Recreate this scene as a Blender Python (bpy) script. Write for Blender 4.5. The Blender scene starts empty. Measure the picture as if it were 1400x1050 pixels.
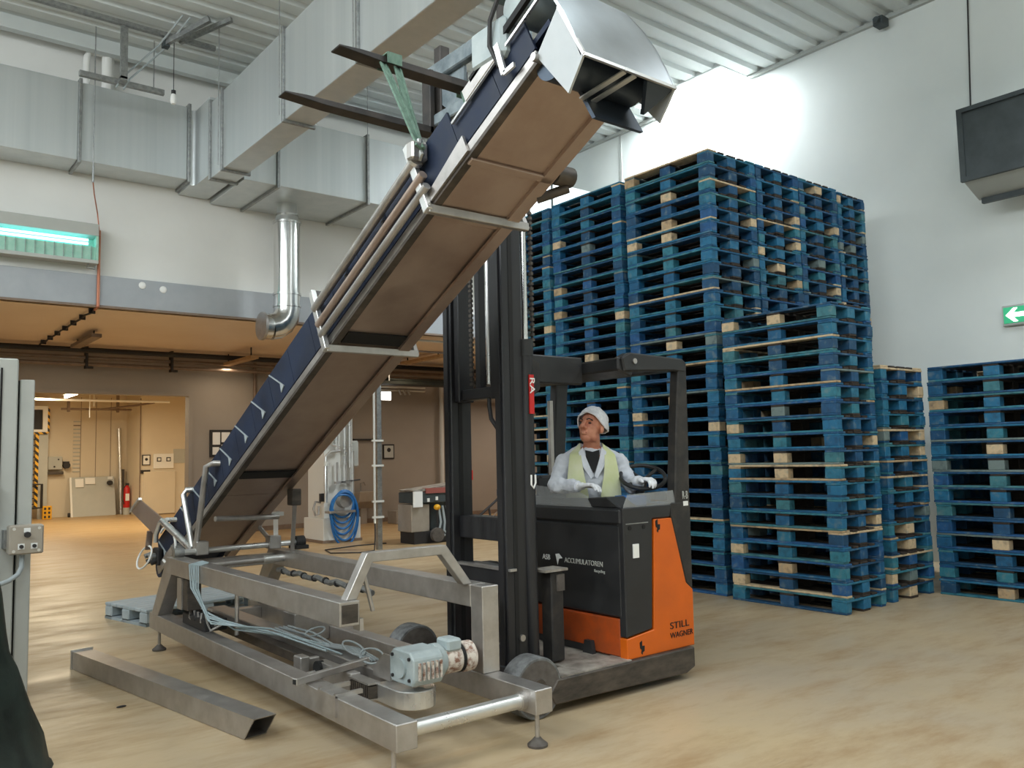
import bpy, bmesh, math, random
from mathutils import Vector, Matrix
random.seed(7)
SC = bpy.context.scene
COL = SC.collection

# ------------------------------------------------------------------ camera
FPX, YAW, PITCH, ROLL, CAMH = 1154.385, 0.6701686, 0.08432864, -0.02241351, 1.45
_f = Vector((math.sin(YAW)*math.cos(PITCH), math.cos(YAW)*math.cos(PITCH), math.sin(PITCH)))
_r0 = Vector((math.cos(YAW), -math.sin(YAW), 0)); _u0 = _r0.cross(_f)
_r = _r0*math.cos(ROLL) + _u0*math.sin(ROLL); _u = -_r0*math.sin(ROLL) + _u0*math.cos(ROLL)
cd = bpy.data.cameras.new('camera'); cam = bpy.data.objects.new('camera', cd); COL.objects.link(cam)
cd.sensor_fit = 'HORIZONTAL'; cd.sensor_width = 36; cd.lens = FPX/1400*36; cd.clip_start = 0.05; cd.clip_end = 200
cam.matrix_world = Matrix(((_r.x, _u.x, -_f.x, 0), (_r.y, _u.y, -_f.y, 0), (_r.z, _u.z, -_f.z, CAMH), (0, 0, 0, 1)))
SC.camera = cam

# ------------------------------------------------------------------ world, exposure
w = bpy.data.worlds.new('world'); SC.world = w; w.use_nodes = True
w.node_tree.nodes['Background'].inputs[0].default_value = (0.80, 0.90, 1.0, 1)
w.node_tree.nodes['Background'].inputs[1].default_value = 1.0
SC.view_settings.view_transform = 'Standard'; SC.view_settings.look = 'None'
SC.view_settings.gamma = 1; SC.view_settings.use_curve_mapping = False
SC.view_settings.exposure = -0.08

def area(name, loc, sx, sy, power, color, rot=(0, 0, 0), spread=math.pi):
    l = bpy.data.lights.new(name, 'AREA'); l.shape = 'RECTANGLE'; l.size = sx; l.size_y = sy
    l.energy = power; l.color = color; l.spread = spread
    o = bpy.data.objects.new(name, l); COL.objects.link(o); o.location = loc; o.rotation_euler = rot
    return o
DAY = (0.90, 0.96, 1.0)
area('skylight_by_wall', (10.47, 8.47, 7.22), 0.55, 1.6, 400, DAY)
for (sx, sy) in ((-1.5, 1.2), (3.2, 1.2), (7.6, 1.2), (-1.5, -4.2), (3.2, -4.2), (7.6, -4.2), (-2.6, 7.5)):
    area('skylight_hall', (sx, sy, 7.10), 1.3, 2.6, 104, DAY)
# added fill lamps on the unseen left wall, set out like clerestory windows
for wy in (-2.5, 2.5, 7.5):
    area('left_fill_light', (-4.9, wy, 6.1), 4.2, 1.5, 235, DAY, (math.radians(90), 0, math.radians(-90)))
WARM = (1.0, 0.80, 0.58)
for (lx, ly) in ((3.1, 15.3), (6.0, 16.1), (9.5, 15.0)):
    area('recess_fill_light', (lx, ly, 3.34), 0.15, 1.4, 16, WARM)  # added fill for the bay; the tube fittings themselves are unlit
area('recess_fill_light', (13.2, 15.0, 3.44), 0.15, 1.4, 70, (1.0, 0.84, 0.70))
for (lx, ly) in ((3.9, 20.1), (3.9, 23.6), (6.6, 20.6)):
    area('far_room_tube_light', (lx, ly, 3.2), 0.3, 1.4, 105, (1.0, 0.85, 0.60))

# ------------------------------------------------------------------ materials
def lin(r, g, b):
    f = lambda c: (c/255/12.92) if c/255 <= 0.04045 else ((c/255+0.055)/1.055)**2.4
    return (f(r), f(g), f(b), 1)
MATS = {}
def mat(name, c1, c2=None, rough=0.5, metal=0.0, scale=6.0, stretch=(1, 1, 1), rough2=None, bump=0.0,
        emit=None, estr=0.0, coat=0.0, coords='Object', lo=0.35, hi=0.65, detail=5, alpha=None, trans=0.0):
    m = bpy.data.materials.new(name); m.use_nodes = True; nt = m.node_tree; N = nt.nodes; L = nt.links
    b = N['Principled BSDF']
    b.inputs['Base Color'].default_value = c1; b.inputs['Roughness'].default_value = rough
    b.inputs['Metallic'].default_value = metal; b.inputs['Coat Weight'].default_value = coat
    if trans: b.inputs['Transmission Weight'].default_value = trans
    if alpha is not None: b.inputs['Alpha'].default_value = alpha
    if emit: b.inputs['Emission Color'].default_value = emit; b.inputs['Emission Strength'].default_value = estr
    if c2 is not None:
        tc = N.new('ShaderNodeTexCoord'); mp = N.new('ShaderNodeMapping'); mp.inputs['Scale'].default_value = stretch
        nz = N.new('ShaderNodeTexNoise'); nz.inputs['Scale'].default_value = scale; nz.inputs['Detail'].default_value = detail
        nz.inputs['Roughness'].default_value = 0.62
        L.new(tc.outputs[coords], mp.inputs[0]); L.new(mp.outputs[0], nz.inputs['Vector'])
        mr = N.new('ShaderNodeMapRange'); mr.inputs['From Min'].default_value = lo; mr.inputs['From Max'].default_value = hi
        L.new(nz.outputs['Fac'], mr.inputs['Value'])
        mx = N.new('ShaderNodeMix'); mx.data_type = 'RGBA'; mx.inputs['A'].default_value = c1; mx.inputs['B'].default_value = c2
        L.new(mr.outputs[0], mx.inputs['Factor']); L.new(mx.outputs['Result'], b.inputs['Base Color'])
        if rough2 is not None:
            mr2 = N.new('ShaderNodeMapRange'); mr2.inputs['From Min'].default_value = lo; mr2.inputs['From Max'].default_value = hi
            mr2.inputs['To Min'].default_value = rough; mr2.inputs['To Max'].default_value = rough2
            L.new(nz.outputs['Fac'], mr2.inputs['Value']); L.new(mr2.outputs[0], b.inputs['Roughness'])
        if bump:
            bp = N.new('ShaderNodeBump'); bp.inputs['Strength'].default_value = bump; bp.inputs['Distance'].default_value = 0.01
            L.new(nz.outputs['Fac'], bp.inputs['Height']); L.new(bp.outputs[0], b.inputs['Normal'])
    MATS[name] = m
    return m

mat('wall_hall', lin(208, 214, 211), lin(216, 221, 217), 0.6, scale=0.5)
mat('wall_white', lin(226, 225, 220), lin(234, 233, 228), 0.6, scale=0.5)
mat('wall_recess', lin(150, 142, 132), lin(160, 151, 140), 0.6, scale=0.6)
mat('wall_cream', lin(212, 200, 178), lin(220, 208, 186), 0.55, scale=0.7)
mat('ceil_metal', lin(206, 212, 211), lin(214, 219, 217), 0.5, 0.0, scale=0.8)
mat('ceil_low', lin(238, 214, 186), lin(244, 222, 196), 0.45, scale=0.7)
mat('trim_grey', lin(160, 164, 168), lin(172, 175, 178), 0.4, 0.3, scale=1.5)
mat('duct', lin(200, 206, 207), lin(216, 220, 220), 0.36, 0.7, scale=1.2, stretch=(4, 4, 0.05), rough2=0.42, lo=0.3, hi=0.7)
mat('chrome', lin(205, 205, 203), lin(222, 222, 220), 0.16, 1.0, scale=3, stretch=(6, 6, 0.1), rough2=0.26)
mat('steel', lin(172, 168, 164), lin(192, 188, 184), 0.36, 0.86, scale=9, rough2=0.46)
mat('steel_plate', lin(170, 150, 138), lin(184, 166, 154), 0.42, 0.85, scale=4, rough2=0.52)
mat('steel_bright', lin(212, 212, 210), lin(226, 226, 223), 0.26, 0.85, scale=7, rough2=0.36)
mat('galv', lin(140, 142, 142), lin(168, 170, 168), 0.42, 0.8, scale=20)
mat('black', lin(30, 31, 33), lin(42, 42, 43), 0.38, scale=5, rough2=0.55)
mat('black_dusty', lin(33, 32, 32), lin(66, 60, 54), 0.55, scale=9, lo=0.45, hi=0.8)
mat('mast_black', lin(26, 26, 29), lin(40, 40, 42), 0.34, scale=4, stretch=(3, 3, .3), rough2=0.5)
mat('rubber', lin(76, 70, 65), lin(96, 90, 84), 0.75, scale=16)
mat('tread', lin(120, 122, 122), lin(84, 84, 84), 0.7, scale=22)
mat('orange', lin(214, 98, 10), lin(200, 92, 14), 0.36, scale=3)
mat('orange_dirty', lin(184, 76, 18), lin(128, 62, 30), 0.5, scale=5, lo=0.4, hi=0.75)
mat('dirty_metal', lin(92, 84, 76), lin(58, 54, 50), 0.5, 0.4, scale=7, stretch=(1, 1, 3), lo=0.35, hi=0.7)
mat('plate_worn', lin(176, 170, 160), lin(118, 112, 104), 0.5, 0.2, scale=9)
mat('fork_black', lin(44, 43, 43), lin(70, 64, 60), 0.5, 0.3, scale=6)
mat('carriage_grey', lin(142, 152, 156), lin(104, 116, 122), 0.45, 0.3, scale=9)
mat('sling', lin(112, 138, 122), lin(84, 110, 96), 0.8, scale=30, stretch=(1, 1, .3))
mat('belt_blue', lin(12, 25, 46), lin(18, 34, 60), 0.55, scale=5, rough2=0.7)
mat('white', lin(236, 236, 232), rough=0.5)
mat('paper', lin(236, 236, 232), rough=0.7)
mat('cab_grey', lin(176, 178, 172), lin(184, 185, 178), 0.45, scale=2)
mat('box_grey', lin(166, 158, 146), lin(176, 168, 156), 0.4, 0.4, scale=6)
mat('tarp', lin(16, 26, 22), lin(34, 48, 42), 0.42, scale=7, bump=0.5, rough2=0.6)
mat('plastic_blue', lin(148, 160, 166), lin(166, 176, 180), 0.5, scale=5)
mat('motor_blue', lin(154, 166, 168), lin(172, 182, 182), 0.45, scale=10)
mat('motor_worn', lin(206, 196, 184), lin(128, 88, 70), 0.6, scale=28, lo=0.45, hi=0.62)
mat('hose_blue', lin(28, 96, 160), lin(36, 110, 172), 0.4, scale=6)
mat('red', lin(190, 30, 28), rough=0.35)
mat('yellow', lin(232, 170, 30), rough=0.5)
mat('dark_hole', lin(14, 14, 14), rough=0.7)
mat('copper_pipe', lin(176, 108, 78), lin(190, 122, 92), 0.4, 0.2, scale=5)
mat('pipe_brown', lin(138, 120, 104), lin(120, 102, 88), 0.5, 0.2, scale=5)
mat('pipe_white', lin(214, 214, 208), rough=0.4)
mat('cable_dark', lin(40, 38, 38), rough=0.6)
mat('cable_grey', lin(160, 168, 170), rough=0.5)
mat('cable_blue', lin(156, 172, 176), rough=0.5)
mat('fan_dark', lin(52, 60, 62), lin(66, 74, 76), 0.55, scale=3)
mat('fan_light', lin(168, 172, 168), rough=0.45)
mat('dark_green', lin(30, 36, 30), lin(44, 48, 40), 0.7, scale=5)
mat('green_sign', lin(40, 160, 110), rough=0.4, emit=lin(40, 170, 120), estr=0.5)
mat('lit_white', lin(240, 240, 235), rough=0.4, emit=(1, 0.97, 0.9, 1), estr=4.0)
mat('lit_tube_warm', lin(255, 240, 220), rough=0.4, emit=(1.0, 0.86, 0.66, 1), estr=9.0)
mat('uv_tube', lin(160, 255, 245), rough=0.4, emit=(0.28, 0.92, 1.0, 1), estr=5.0)
mat('uv_panel', lin(150, 200, 180), lin(170, 210, 190), 0.4, scale=10)
mat('sky_pane', lin(255, 255, 255), rough=0.3, emit=(0.93, 0.97, 1.0, 1), estr=14.0)
mat('hood_metal', lin(172, 179, 184), lin(190, 197, 202), 0.30, 0.9, scale=2, rough2=0.34)
mat('hood_dark', lin(58, 68, 80), lin(76, 86, 98), 0.40, 0.7, scale=3)
mat('cheek', lin(168, 172, 173), lin(180, 183, 183), 0.5, 0.35, scale=3)
mat('skin', lin(206, 144, 116), lin(190, 120, 96), 0.55, scale=14)
mat('lips', lin(150, 84, 76), rough=0.5)
mat('eye_dark', lin(40, 30, 28), rough=0.4)
mat('pane_dull', lin(235, 240, 242), rough=0.3, emit=(0.93, 0.97, 1.0, 1), estr=0.7)
mat('hairnet', lin(240, 241, 244), lin(214, 216, 222), 0.7, scale=40, bump=0.4)
mat('coat', lin(222, 226, 234), lin(196, 200, 210), 0.75, scale=6, bump=0.25)
mat('vest', lin(206, 214, 150), lin(222, 224, 196), 0.7, scale=5, lo=0.3, hi=0.7)
mat('shirt', lin(24, 24, 26), rough=0.8)
mat('glove', lin(226, 228, 232), lin(150, 148, 146), 0.7, scale=30, lo=0.5, hi=0.75)
mat('plexi', lin(176, 178, 178), rough=0.2, alpha=0.38)
mat('blue_panel', lin(30, 96, 160), rough=0.5)
mat('timber_dark', lin(58, 48, 40), lin(40, 33, 28), 0.8, scale=9, stretch=(3, 1, 3))  # raw inner pallet timber, darkened to paint in the shade of the gaps
mat('wood_pale', lin(190, 158, 118), lin(170, 138, 100), 0.7, scale=8)

# floor: worn ochre coating
def floor_mat():
    m = bpy.data.materials.new('floor_coating'); m.use_nodes = True; nt = m.node_tree; N = nt.nodes; L = nt.links
    b = N['Principled BSDF']; tc = N.new('ShaderNodeTexCoord')
    def noise(scale, st, det=6):
        mp = N.new('ShaderNodeMapping'); mp.inputs['Scale'].default_value = st; mp.inputs['Rotation'].default_value = (0, 0, 0.5)
        nz = N.new('ShaderNodeTexNoise'); nz.inputs['Scale'].default_value = scale; nz.inputs['Detail'].default_value = det; nz.inputs['Roughness'].default_value = 0.65
        L.new(tc.outputs['Object'], mp.inputs[0]); L.new(mp.outputs[0], nz.inputs['Vector']); return nz
    def rng(o, a, c, t0=0.0, t1=1.0):
        mr = N.new('ShaderNodeMapRange'); mr.inputs['From Min'].default_value = a; mr.inputs['From Max'].default_value = c
        mr.inputs['To Min'].default_value = t0; mr.inputs['To Max'].default_value = t1; L.new(o, mr.inputs['Value']); return mr.outputs[0]
    def mix(f, a, c):
        mx = N.new('ShaderNodeMix'); mx.data_type = 'RGBA'
        L.new(f, mx.inputs['Factor'])
        for k, v in (('A', a), ('B', c)):
            if isinstance(v, tuple): mx.inputs[k].default_value = v
            else: L.new(v, mx.inputs[k])
        return mx.outputs['Result']
    n1 = noise(0.45, (1, 1, 1)); n2 = noise(1.3, (1, 3.0, 1)); n3 = noise(9, (1, 4, 1)); n4 = noise(2.2, (1, 5, 1), 3)
    c = mix(rng(n1.outputs['Fac'], 0.35, 0.65), lin(190, 168, 132), lin(178, 162, 138))
    c = mix(rng(n2.outputs['Fac'], 0.46, 0.70, 0, 0.75), c, lin(156, 126, 88))
    c = mix(rng(n3.outputs['Fac'], 0.60, 0.78, 0, 0.45), c, lin(140, 116, 86))
    c = mix(rng(n4.outputs['Fac'], 0.70, 0.78, 0, 0.5), c, lin(128, 108, 84))
    # warm light painted into the colour: more ochre towards the doorway
    sp = N.new('ShaderNodeSeparateXYZ'); L.new(tc.outputs['Object'], sp.inputs[0])
    ad = N.new('ShaderNodeMath'); ad.operation = 'MULTIPLY_ADD'; ad.inputs[1].default_value = 5.0; L.new(n1.outputs['Fac'], ad.inputs[0]); L.new(sp.outputs['Y'], ad.inputs[2])
    c = mix(rng(ad.outputs[0], 1.5, 6.5, 0, 0.8), c, lin(180, 147, 98))
    L.new(c, b.inputs['Base Color'])
    L.new(rng(n2.outputs['Fac'], 0.3, 0.7, 0.28, 0.52), b.inputs['Roughness'])
    MATS['floor'] = m
floor_mat()

# painted pallet timber: each board or block takes its own colour
def pallet_mat():
    m = bpy.data.materials.new('pallet_timber'); m.use_nodes = True; nt = m.node_tree; N = nt.nodes; L = nt.links
    b = N['Principled BSDF']; b.inputs['Roughness'].default_value = 0.62
    oi = N.new('ShaderNodeObjectInfo'); rp = N.new('ShaderNodeValToRGB'); rp.color_ramp.interpolation = 'CONSTANT'
    cols = [(0.0, lin(20, 88, 128)), (0.14, lin(28, 104, 142)), (0.28, lin(22, 76, 116)), (0.42, lin(36, 108, 136)), (0.54, lin(22, 70, 104)),
            (0.66, lin(46, 118, 136)), (0.74, lin(26, 82, 132)), (0.82, lin(58, 116, 126)), (0.885, lin(110, 126, 124)), (0.915, lin(206, 182, 146)), (0.965, lin(182, 156, 120))]
    el = rp.color_ramp.elements
    el[0].position, el[0].color = cols[0]; el[1].position, el[1].color = cols[1]
    for p, c in cols[2:]:
        e = el.new(p); e.color = c
    L.new(oi.outputs['Random'], rp.inputs[0])
    tc = N.new('ShaderNodeTexCoord'); va = N.new('ShaderNodeVectorMath'); va.operation = 'ADD'
    sc = N.new('ShaderNodeVectorMath'); sc.operation = 'SCALE'; sc.inputs[0].default_value = (37, 19, 53)
    L.new(oi.outputs['Random'], sc.inputs['Scale']); L.new(tc.outputs['Object'], va.inputs[0]); L.new(sc.outputs[0], va.inputs[1])
    nz = N.new('ShaderNodeTexNoise'); nz.inputs['Scale'].default_value = 14; nz.inputs['Detail'].default_value = 4
    L.new(va.outputs[0], nz.inputs['Vector'])
    mr = N.new('ShaderNodeMapRange'); mr.inputs['From Min'].default_value = 0.55; mr.inputs['From Max'].default_value = 0.75; mr.inputs['To Max'].default_value = 0.55
    L.new(nz.outputs['Fac'], mr.inputs['Value'])
    mx = N.new('ShaderNodeMix'); mx.data_type = 'RGBA'; mx.inputs['B'].default_value = lin(120, 132, 130)
    L.new(mr.outputs[0], mx.inputs['Factor']); L.new(rp.outputs[0], mx.inputs['A'])
    mr2 = N.new('ShaderNodeMapRange'); mr2.inputs['From Min'].default_value = 0.3; mr2.inputs['From Max'].default_value = 0.5; mr2.inputs['To Min'].default_value = 0.5; mr2.inputs['To Max'].default_value = 0.0
    L.new(nz.outputs['Fac'], mr2.inputs['Value'])
    mx2 = N.new('ShaderNodeMix'); mx2.data_type = 'RGBA'; mx2.inputs['B'].default_value = lin(20, 40, 60)
    L.new(mr2.outputs[0], mx2.inputs['Factor']); L.new(mx.outputs['Result'], mx2.inputs['A'])
    L.new(mx2.outputs['Result'], b.inputs['Base Color'])
    MATS['pallet'] = m
pallet_mat()

def hazard_mat():
    m = bpy.data.materials.new('hazard_stripes'); m.use_nodes = True; nt = m.node_tree; N = nt.nodes; L = nt.links
    b = N['Principled BSDF']; b.inputs['Roughness'].default_value = 0.5
    tc = N.new('ShaderNodeTexCoord'); mp = N.new('ShaderNodeMapping'); mp.inputs['Rotation'].default_value = (0, math.radians(45), 0)
    wv = N.new('ShaderNodeTexWave'); wv.inputs['Scale'].default_value = 2.4; wv.bands_direction = 'X'
    L.new(tc.outputs['Object'], mp.inputs[0]); L.new(mp.outputs[0], wv.inputs['Vector'])
    rp = N.new('ShaderNodeValToRGB'); rp.color_ramp.interpolation = 'CONSTANT'
    rp.color_ramp.elements[0].color = lin(30, 28, 26); rp.color_ramp.elements[1].position = 0.5; rp.color_ramp.elements[1].color = lin(232, 176, 40)
    L.new(wv.outputs['Fac'], rp.inputs[0]); L.new(rp.outputs[0], b.inputs['Base Color']); MATS['hazard'] = m
hazard_mat()

# ------------------------------------------------------------------ mesh builder
class MB:
    def __init__(s): s.v = []; s.f = []
    def add(s, vs, fs):
        o = len(s.v); s.v += [tuple(v) for v in vs]; s.f += [tuple(i+o for i in f) for f in fs]; return s
    def box(s, x0, x1, y0, y1, z0, z1):
        return s.add([(x0,y0,z0),(x1,y0,z0),(x1,y1,z0),(x0,y1,z0),(x0,y0,z1),(x1,y0,z1),(x1,y1,z1),(x0,y1,z1)],
                     [(0,3,2,1),(4,5,6,7),(0,1,5,4),(1,2,6,5),(2,3,7,6),(3,0,4,7)])
    def bar(s, a, b, w, h, up=(0, 0, 1)):
        a, b = Vector(a), Vector(b); d = (b-a).normalized(); up = Vector(up)
        if abs(d.dot(up)) > 0.99: up = Vector((0, 1, 0))
        x = d.cross(up).normalized()*(w/2); y = x.cross(d).normalized()*(h/2)
        vs = [p+i*x+j*y for p in (a, b) for i, j in ((-1,-1),(1,-1),(1,1),(-1,1))]
        return s.add(vs, [(0,1,2,3),(7,6,5,4),(0,4,5,1),(1,5,6,2),(2,6,7,3),(3,7,4,0)])
    def tube(s, pts, r, n=12, closed=False, caps=True):
        P = [Vector(p) for p in pts]; m = len(P); rings = []
        rr = r if isinstance(r, (list, tuple)) else [r]*m
        prev = None
        for i, p in enumerate(P):
            if closed: t = (P[(i+1) % m]-P[i-1])
            else: t = (P[min(i+1, m-1)]-P[max(i-1, 0)])
            t = t.normalized()
            if prev is None:
                q = Vector((0, 0, 1)) if abs(t.z) < 0.9 else Vector((1, 0, 0))
                e1 = t.cross(q).normalized()
            else:
                e1 = (prev - t*prev.dot(t)).normalized()
            prev = e1; e2 = t.cross(e1)
            rings.append([p + (e1*math.cos(2*math.pi*k/n) + e2*math.sin(2*math.pi*k/n))*rr[i] for k in range(n)])
        vs = [v for R in rings for v in R]; fs = []
        for i in range(m if closed else m-1):
            j = (i+1) % m
            for k in range(n):
                fs.append((i*n+k, i*n+(k+1) % n, j*n+(k+1) % n, j*n+k))
        if caps and not closed:
            fs.append(tuple(range(n-1, -1, -1))); fs.append(tuple(range((m-1)*n, m*n)))
        return s.add(vs, fs)
    def cyl(s, a, b, r, n=20): return s.tube([a, b], r, n)
    def prism(s, poly, axis, a, b):
        n = len(poly)
        def P(p, t): return {0: (t, p[0], p[1]), 1: (p[0], t, p[1]), 2: (p[0], p[1], t)}[axis]
        vs = [P(p, a) for p in poly] + [P(p, b) for p in poly]
        fs = [tuple(range(n)), tuple(range(2*n-1, n-1, -1))] + [(i, i+n, (i+1) % n+n, (i+1) % n) for i in range(n)]
        return s.add(vs, fs)
    def lathe(s, prof, c, axis=2, n=24):
        cx = Vector(c); vs = []; m = len(prof)
        for r, t in prof:
            for k in range(n):
                a = 2*math.pi*k/n; u, v = r*math.cos(a), r*math.sin(a)
                vs.append(cx + Vector({0: (t, u, v), 1: (u, t, v), 2: (u, v, t)}[axis]))
        fs = [(i*n+k, i*n+(k+1) % n, (i+1)*n+(k+1) % n, (i+1)*n+k) for i in range(m-1) for k in range(n)]
        if prof[0][0] > 1e-6: fs.append(tuple(range(n)))
        if prof[-1][0] > 1e-6: fs.append(tuple(range((m-1)*n, m*n)))
        return s.add(vs, fs)
    def ell(s, c, rx, ry, rz, n=14, m=10, rot=None):
        vs = []; c = Vector(c)
        for i in range(m+1):
            t = math.pi*i/m
            for k in range(n):
                a = 2*math.pi*k/n
                p = Vector((rx*math.sin(t)*math.cos(a), ry*math.sin(t)*math.sin(a), rz*math.cos(t)))
                vs.append(c + (rot @ p if rot else p))
        return s.add(vs, [(i*n+k, i*n+(k+1) % n, (i+1)*n+(k+1) % n, (i+1)*n+k) for i in range(m) for k in range(n)])
    def capsule(s, a, b, r0, r1, n=12):
        a, b = Vector(a), Vector(b); d = (b-a); L = d.length; d = d/L if L else Vector((0, 0, 1))
        pts = [a-d*r0*0.98, a-d*r0*0.75, a-d*r0*0.4, a, b, b+d*r1*0.4, b+d*r1*0.75, b+d*r1*0.98]
        return s.tube(pts, [r0*0.18, r0*0.66, r0*0.92, r0, r1, r1*0.92, r1*0.66, r1*0.18], n)
    def mesh(s, name, origin=(0, 0, 0), bevel=0.0, smooth=False):
        me = bpy.data.meshes.new(name); o = Vector(origin)
        me.from_pydata([Vector(v)-o for v in s.v], [], s.f)
        bm = bmesh.new(); bm.from_mesh(me)
        bmesh.ops.remove_doubles(bm, verts=bm.verts, dist=1e-5)
        bmesh.ops.recalc_face_normals(bm, faces=bm.faces)
        if bevel:
            es = [e for e in bm.edges if len(e.link_faces) == 2 and e.calc_face_angle(0) > 0.5]
            bmesh.ops.bevel(bm, geom=es, offset=bevel, segments=1, profile=0.7, affect='EDGES', clamp_overlap=True)
        bm.to_mesh(me); bm.free()
        if smooth:
            me.polygons.foreach_set('use_smooth', [True]*len(me.polygons))
            try: me.set_sharp_from_angle(angle=math.radians(40))
            except Exception: pass
        return me

def put(name, mb, m, parent=None, bevel=0.0, smooth=False, label=None, cat=None, group=None, kind=None, origin=None):
    if parent is not None:
        org = Vector(parent.get('_o', (0, 0, 0)))
    elif origin is not None: org = Vector(origin)
    else:
        xs = [v[0] for v in mb.v]; ys = [v[1] for v in mb.v]; zs = [v[2] for v in mb.v]
        org = Vector(((min(xs)+max(xs))/2, (min(ys)+max(ys))/2, min(zs)))
    me = mb.mesh(name, org, bevel, smooth); me.materials.append(MATS[m])
    o = bpy.data.objects.new(name, me); COL.objects.link(o)
    if parent is not None:
        o.parent = parent; o['_o'] = tuple(org)
    else: o.location = org; o['_o'] = tuple(org)
    if label: o['label'] = label
    if cat: o['category'] = cat
    if group: o['group'] = group
    if kind: o['kind'] = kind
    return o
def thing(name, label, cat, loc, group=None):
    o = bpy.data.objects.new(name, None); COL.objects.link(o); o.location = loc; o['_o'] = tuple(loc)
    o.empty_display_size = 0.1; o['label'] = label; o['category'] = cat
    if group: o['group'] = group
    return o
def struct(name, mb, m, label, parent=None, bevel=0.0, smooth=False):
    o = put(name, mb, m, parent, bevel, smooth)
    if parent is None: o['kind'] = 'structure'; o['label'] = label; o['category'] = name.split('_')[0]
    return o
def text(name, body, size, pos, right, up, m, parent, sx=1.0, depth=0.0015, shear=0.0):
    c = bpy.data.curves.new(name, 'FONT'); c.body = body; c.size = size; c.extrude = depth; c.align_x = 'LEFT'; c.shear = shear
    t = bpy.data.objects.new(name+'_tmp', c); COL.objects.link(t)
    dg = bpy.context.evaluated_depsgraph_get(); me = bpy.data.meshes.new_from_object(t.evaluated_get(dg))
    bpy.data.objects.remove(t); bpy.data.curves.remove(c)
    R, U = Vector(right), Vector(up); Nn = R.cross(U); org = Vector(parent.get('_o', (0, 0, 0)))
    for v in me.vertices: v.co = Vector(pos) + R*v.co.x*sx + U*v.co.y + Nn*v.co.z - org
    me.materials.clear(); me.materials.append(MATS[m]); me.name = name
    o = bpy.data.objects.new(name, me); COL.objects.link(o); o.parent = parent; o['_o'] = tuple(org); return o
def clone(o, parent=None):
    c = o.copy(); COL.objects.link(c); c.parent = parent
    for ch in o.children: clone(ch, c)
    return c
# ------------------------------------------------------------------ the setting
XW, YL, ZL, YB, ZC = 10.8, 12.35, 3.6, 17.2, 7.2
struct('floor', MB().box(-5.2, 16.2, -8.2, 27.2, -0.12, 0), 'floor', 'worn ochre coated concrete floor of the hall')
struct('wall_right', MB().box(XW, XW+0.2, -8.2, YL+0.25, 0, 7.9), 'wall_hall', 'pale grey wall behind the pallet stacks')
struct('wall_left', MB().box(-5.2, -5, -8.2, 17.4, 0, 7.9), 'wall_hall', 'pale grey side wall of the hall')
struct('wall_front', MB().box(-5, XW, -8.2, -8, 0, 7.9), 'wall_hall', 'pale grey end wall of the hall')
struct('wall_back', MB().box(-5, XW, YL, YL+0.25, ZL, 7.9), 'wall_white', 'white upper wall above the low bay opening')
mb = MB().box(-5, 1.6, YB, YB+0.2, 0, ZL).box(1.6, 5.38, YB, YB+0.2, 2.77, ZL).box(5.38, 16, YB, YB+0.2, 0, ZL)
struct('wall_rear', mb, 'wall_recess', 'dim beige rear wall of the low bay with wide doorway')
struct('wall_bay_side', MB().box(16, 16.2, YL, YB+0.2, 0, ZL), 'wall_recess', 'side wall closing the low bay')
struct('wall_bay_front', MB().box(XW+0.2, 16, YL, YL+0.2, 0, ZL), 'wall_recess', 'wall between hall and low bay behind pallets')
struct('ceiling_bay', MB().box(-5, 16, YL, YB+0.2, ZL, ZL+0.15), 'ceil_low', 'tan low ceiling of the bay')
struct('trim_1', MB().box(-5, XW, YL-0.05, YL, ZL, 4.01), 'trim_grey', 'grey sheet metal band along the edge of the low ceiling', bevel=0.004)
struct('trim_2', MB().box(-5, XW, YL-0.06, YL+0.02, ZL-0.03, ZL), 'pipe_brown', 'brown edge strip under the grey band')
struct('trim_3', MB().box(5.38, 5.46, YB-0.03, YB, 0, 2.77).box(1.6, 5.46, YB-0.03, YB, 2.77, 2.83), 'wall_recess', 'plain frame around the wide doorway')
struct('baseboard_rear', MB().box(5.46, 16, YB-0.02, YB, 0, 0.1), 'pipe_brown', 'brown skirting along the rear bay wall')
# far room
struct('wall_far_room', MB().box(-1, 6.6, 26.8, 27, 0, 3.5).box(6.6, 9, 25.3, 25.5, 0, 3.5).box(6.6, 6.7, 25.5, 27, 0, 3.5), 'wall_cream', 'cream panel walls of the far room')
struct('wall_far_left', MB().box(-1.2, -1, YB+0.2, 27, 0, 3.5), 'wall_cream', 'cream side wall of the far room')
struct('wall_far_right', MB().box(9, 9.2, YB+0.2, 25.5, 0, 3.5), 'wall_cream', 'cream end wall of the far room')
struct('ceiling_far_room', MB().box(-1.2, 9.2, YB+0.2, 27, 3.5, 3.6), 'wall_cream', 'cream ceiling of the far room')
c = bpy.data.objects['wall_far_room']
for i, x in enumerate((5.35, 5.75, 6.15)):
    put('panel_joint', MB().box(x, x+0.012, 26.79, 26.8, 0, 3.4), 'pipe_brown', c)
put('corner_strip', MB().box(6.575, 6.6, 25.27, 25.3, 0, 3.3), 'pipe_brown', c)
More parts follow.
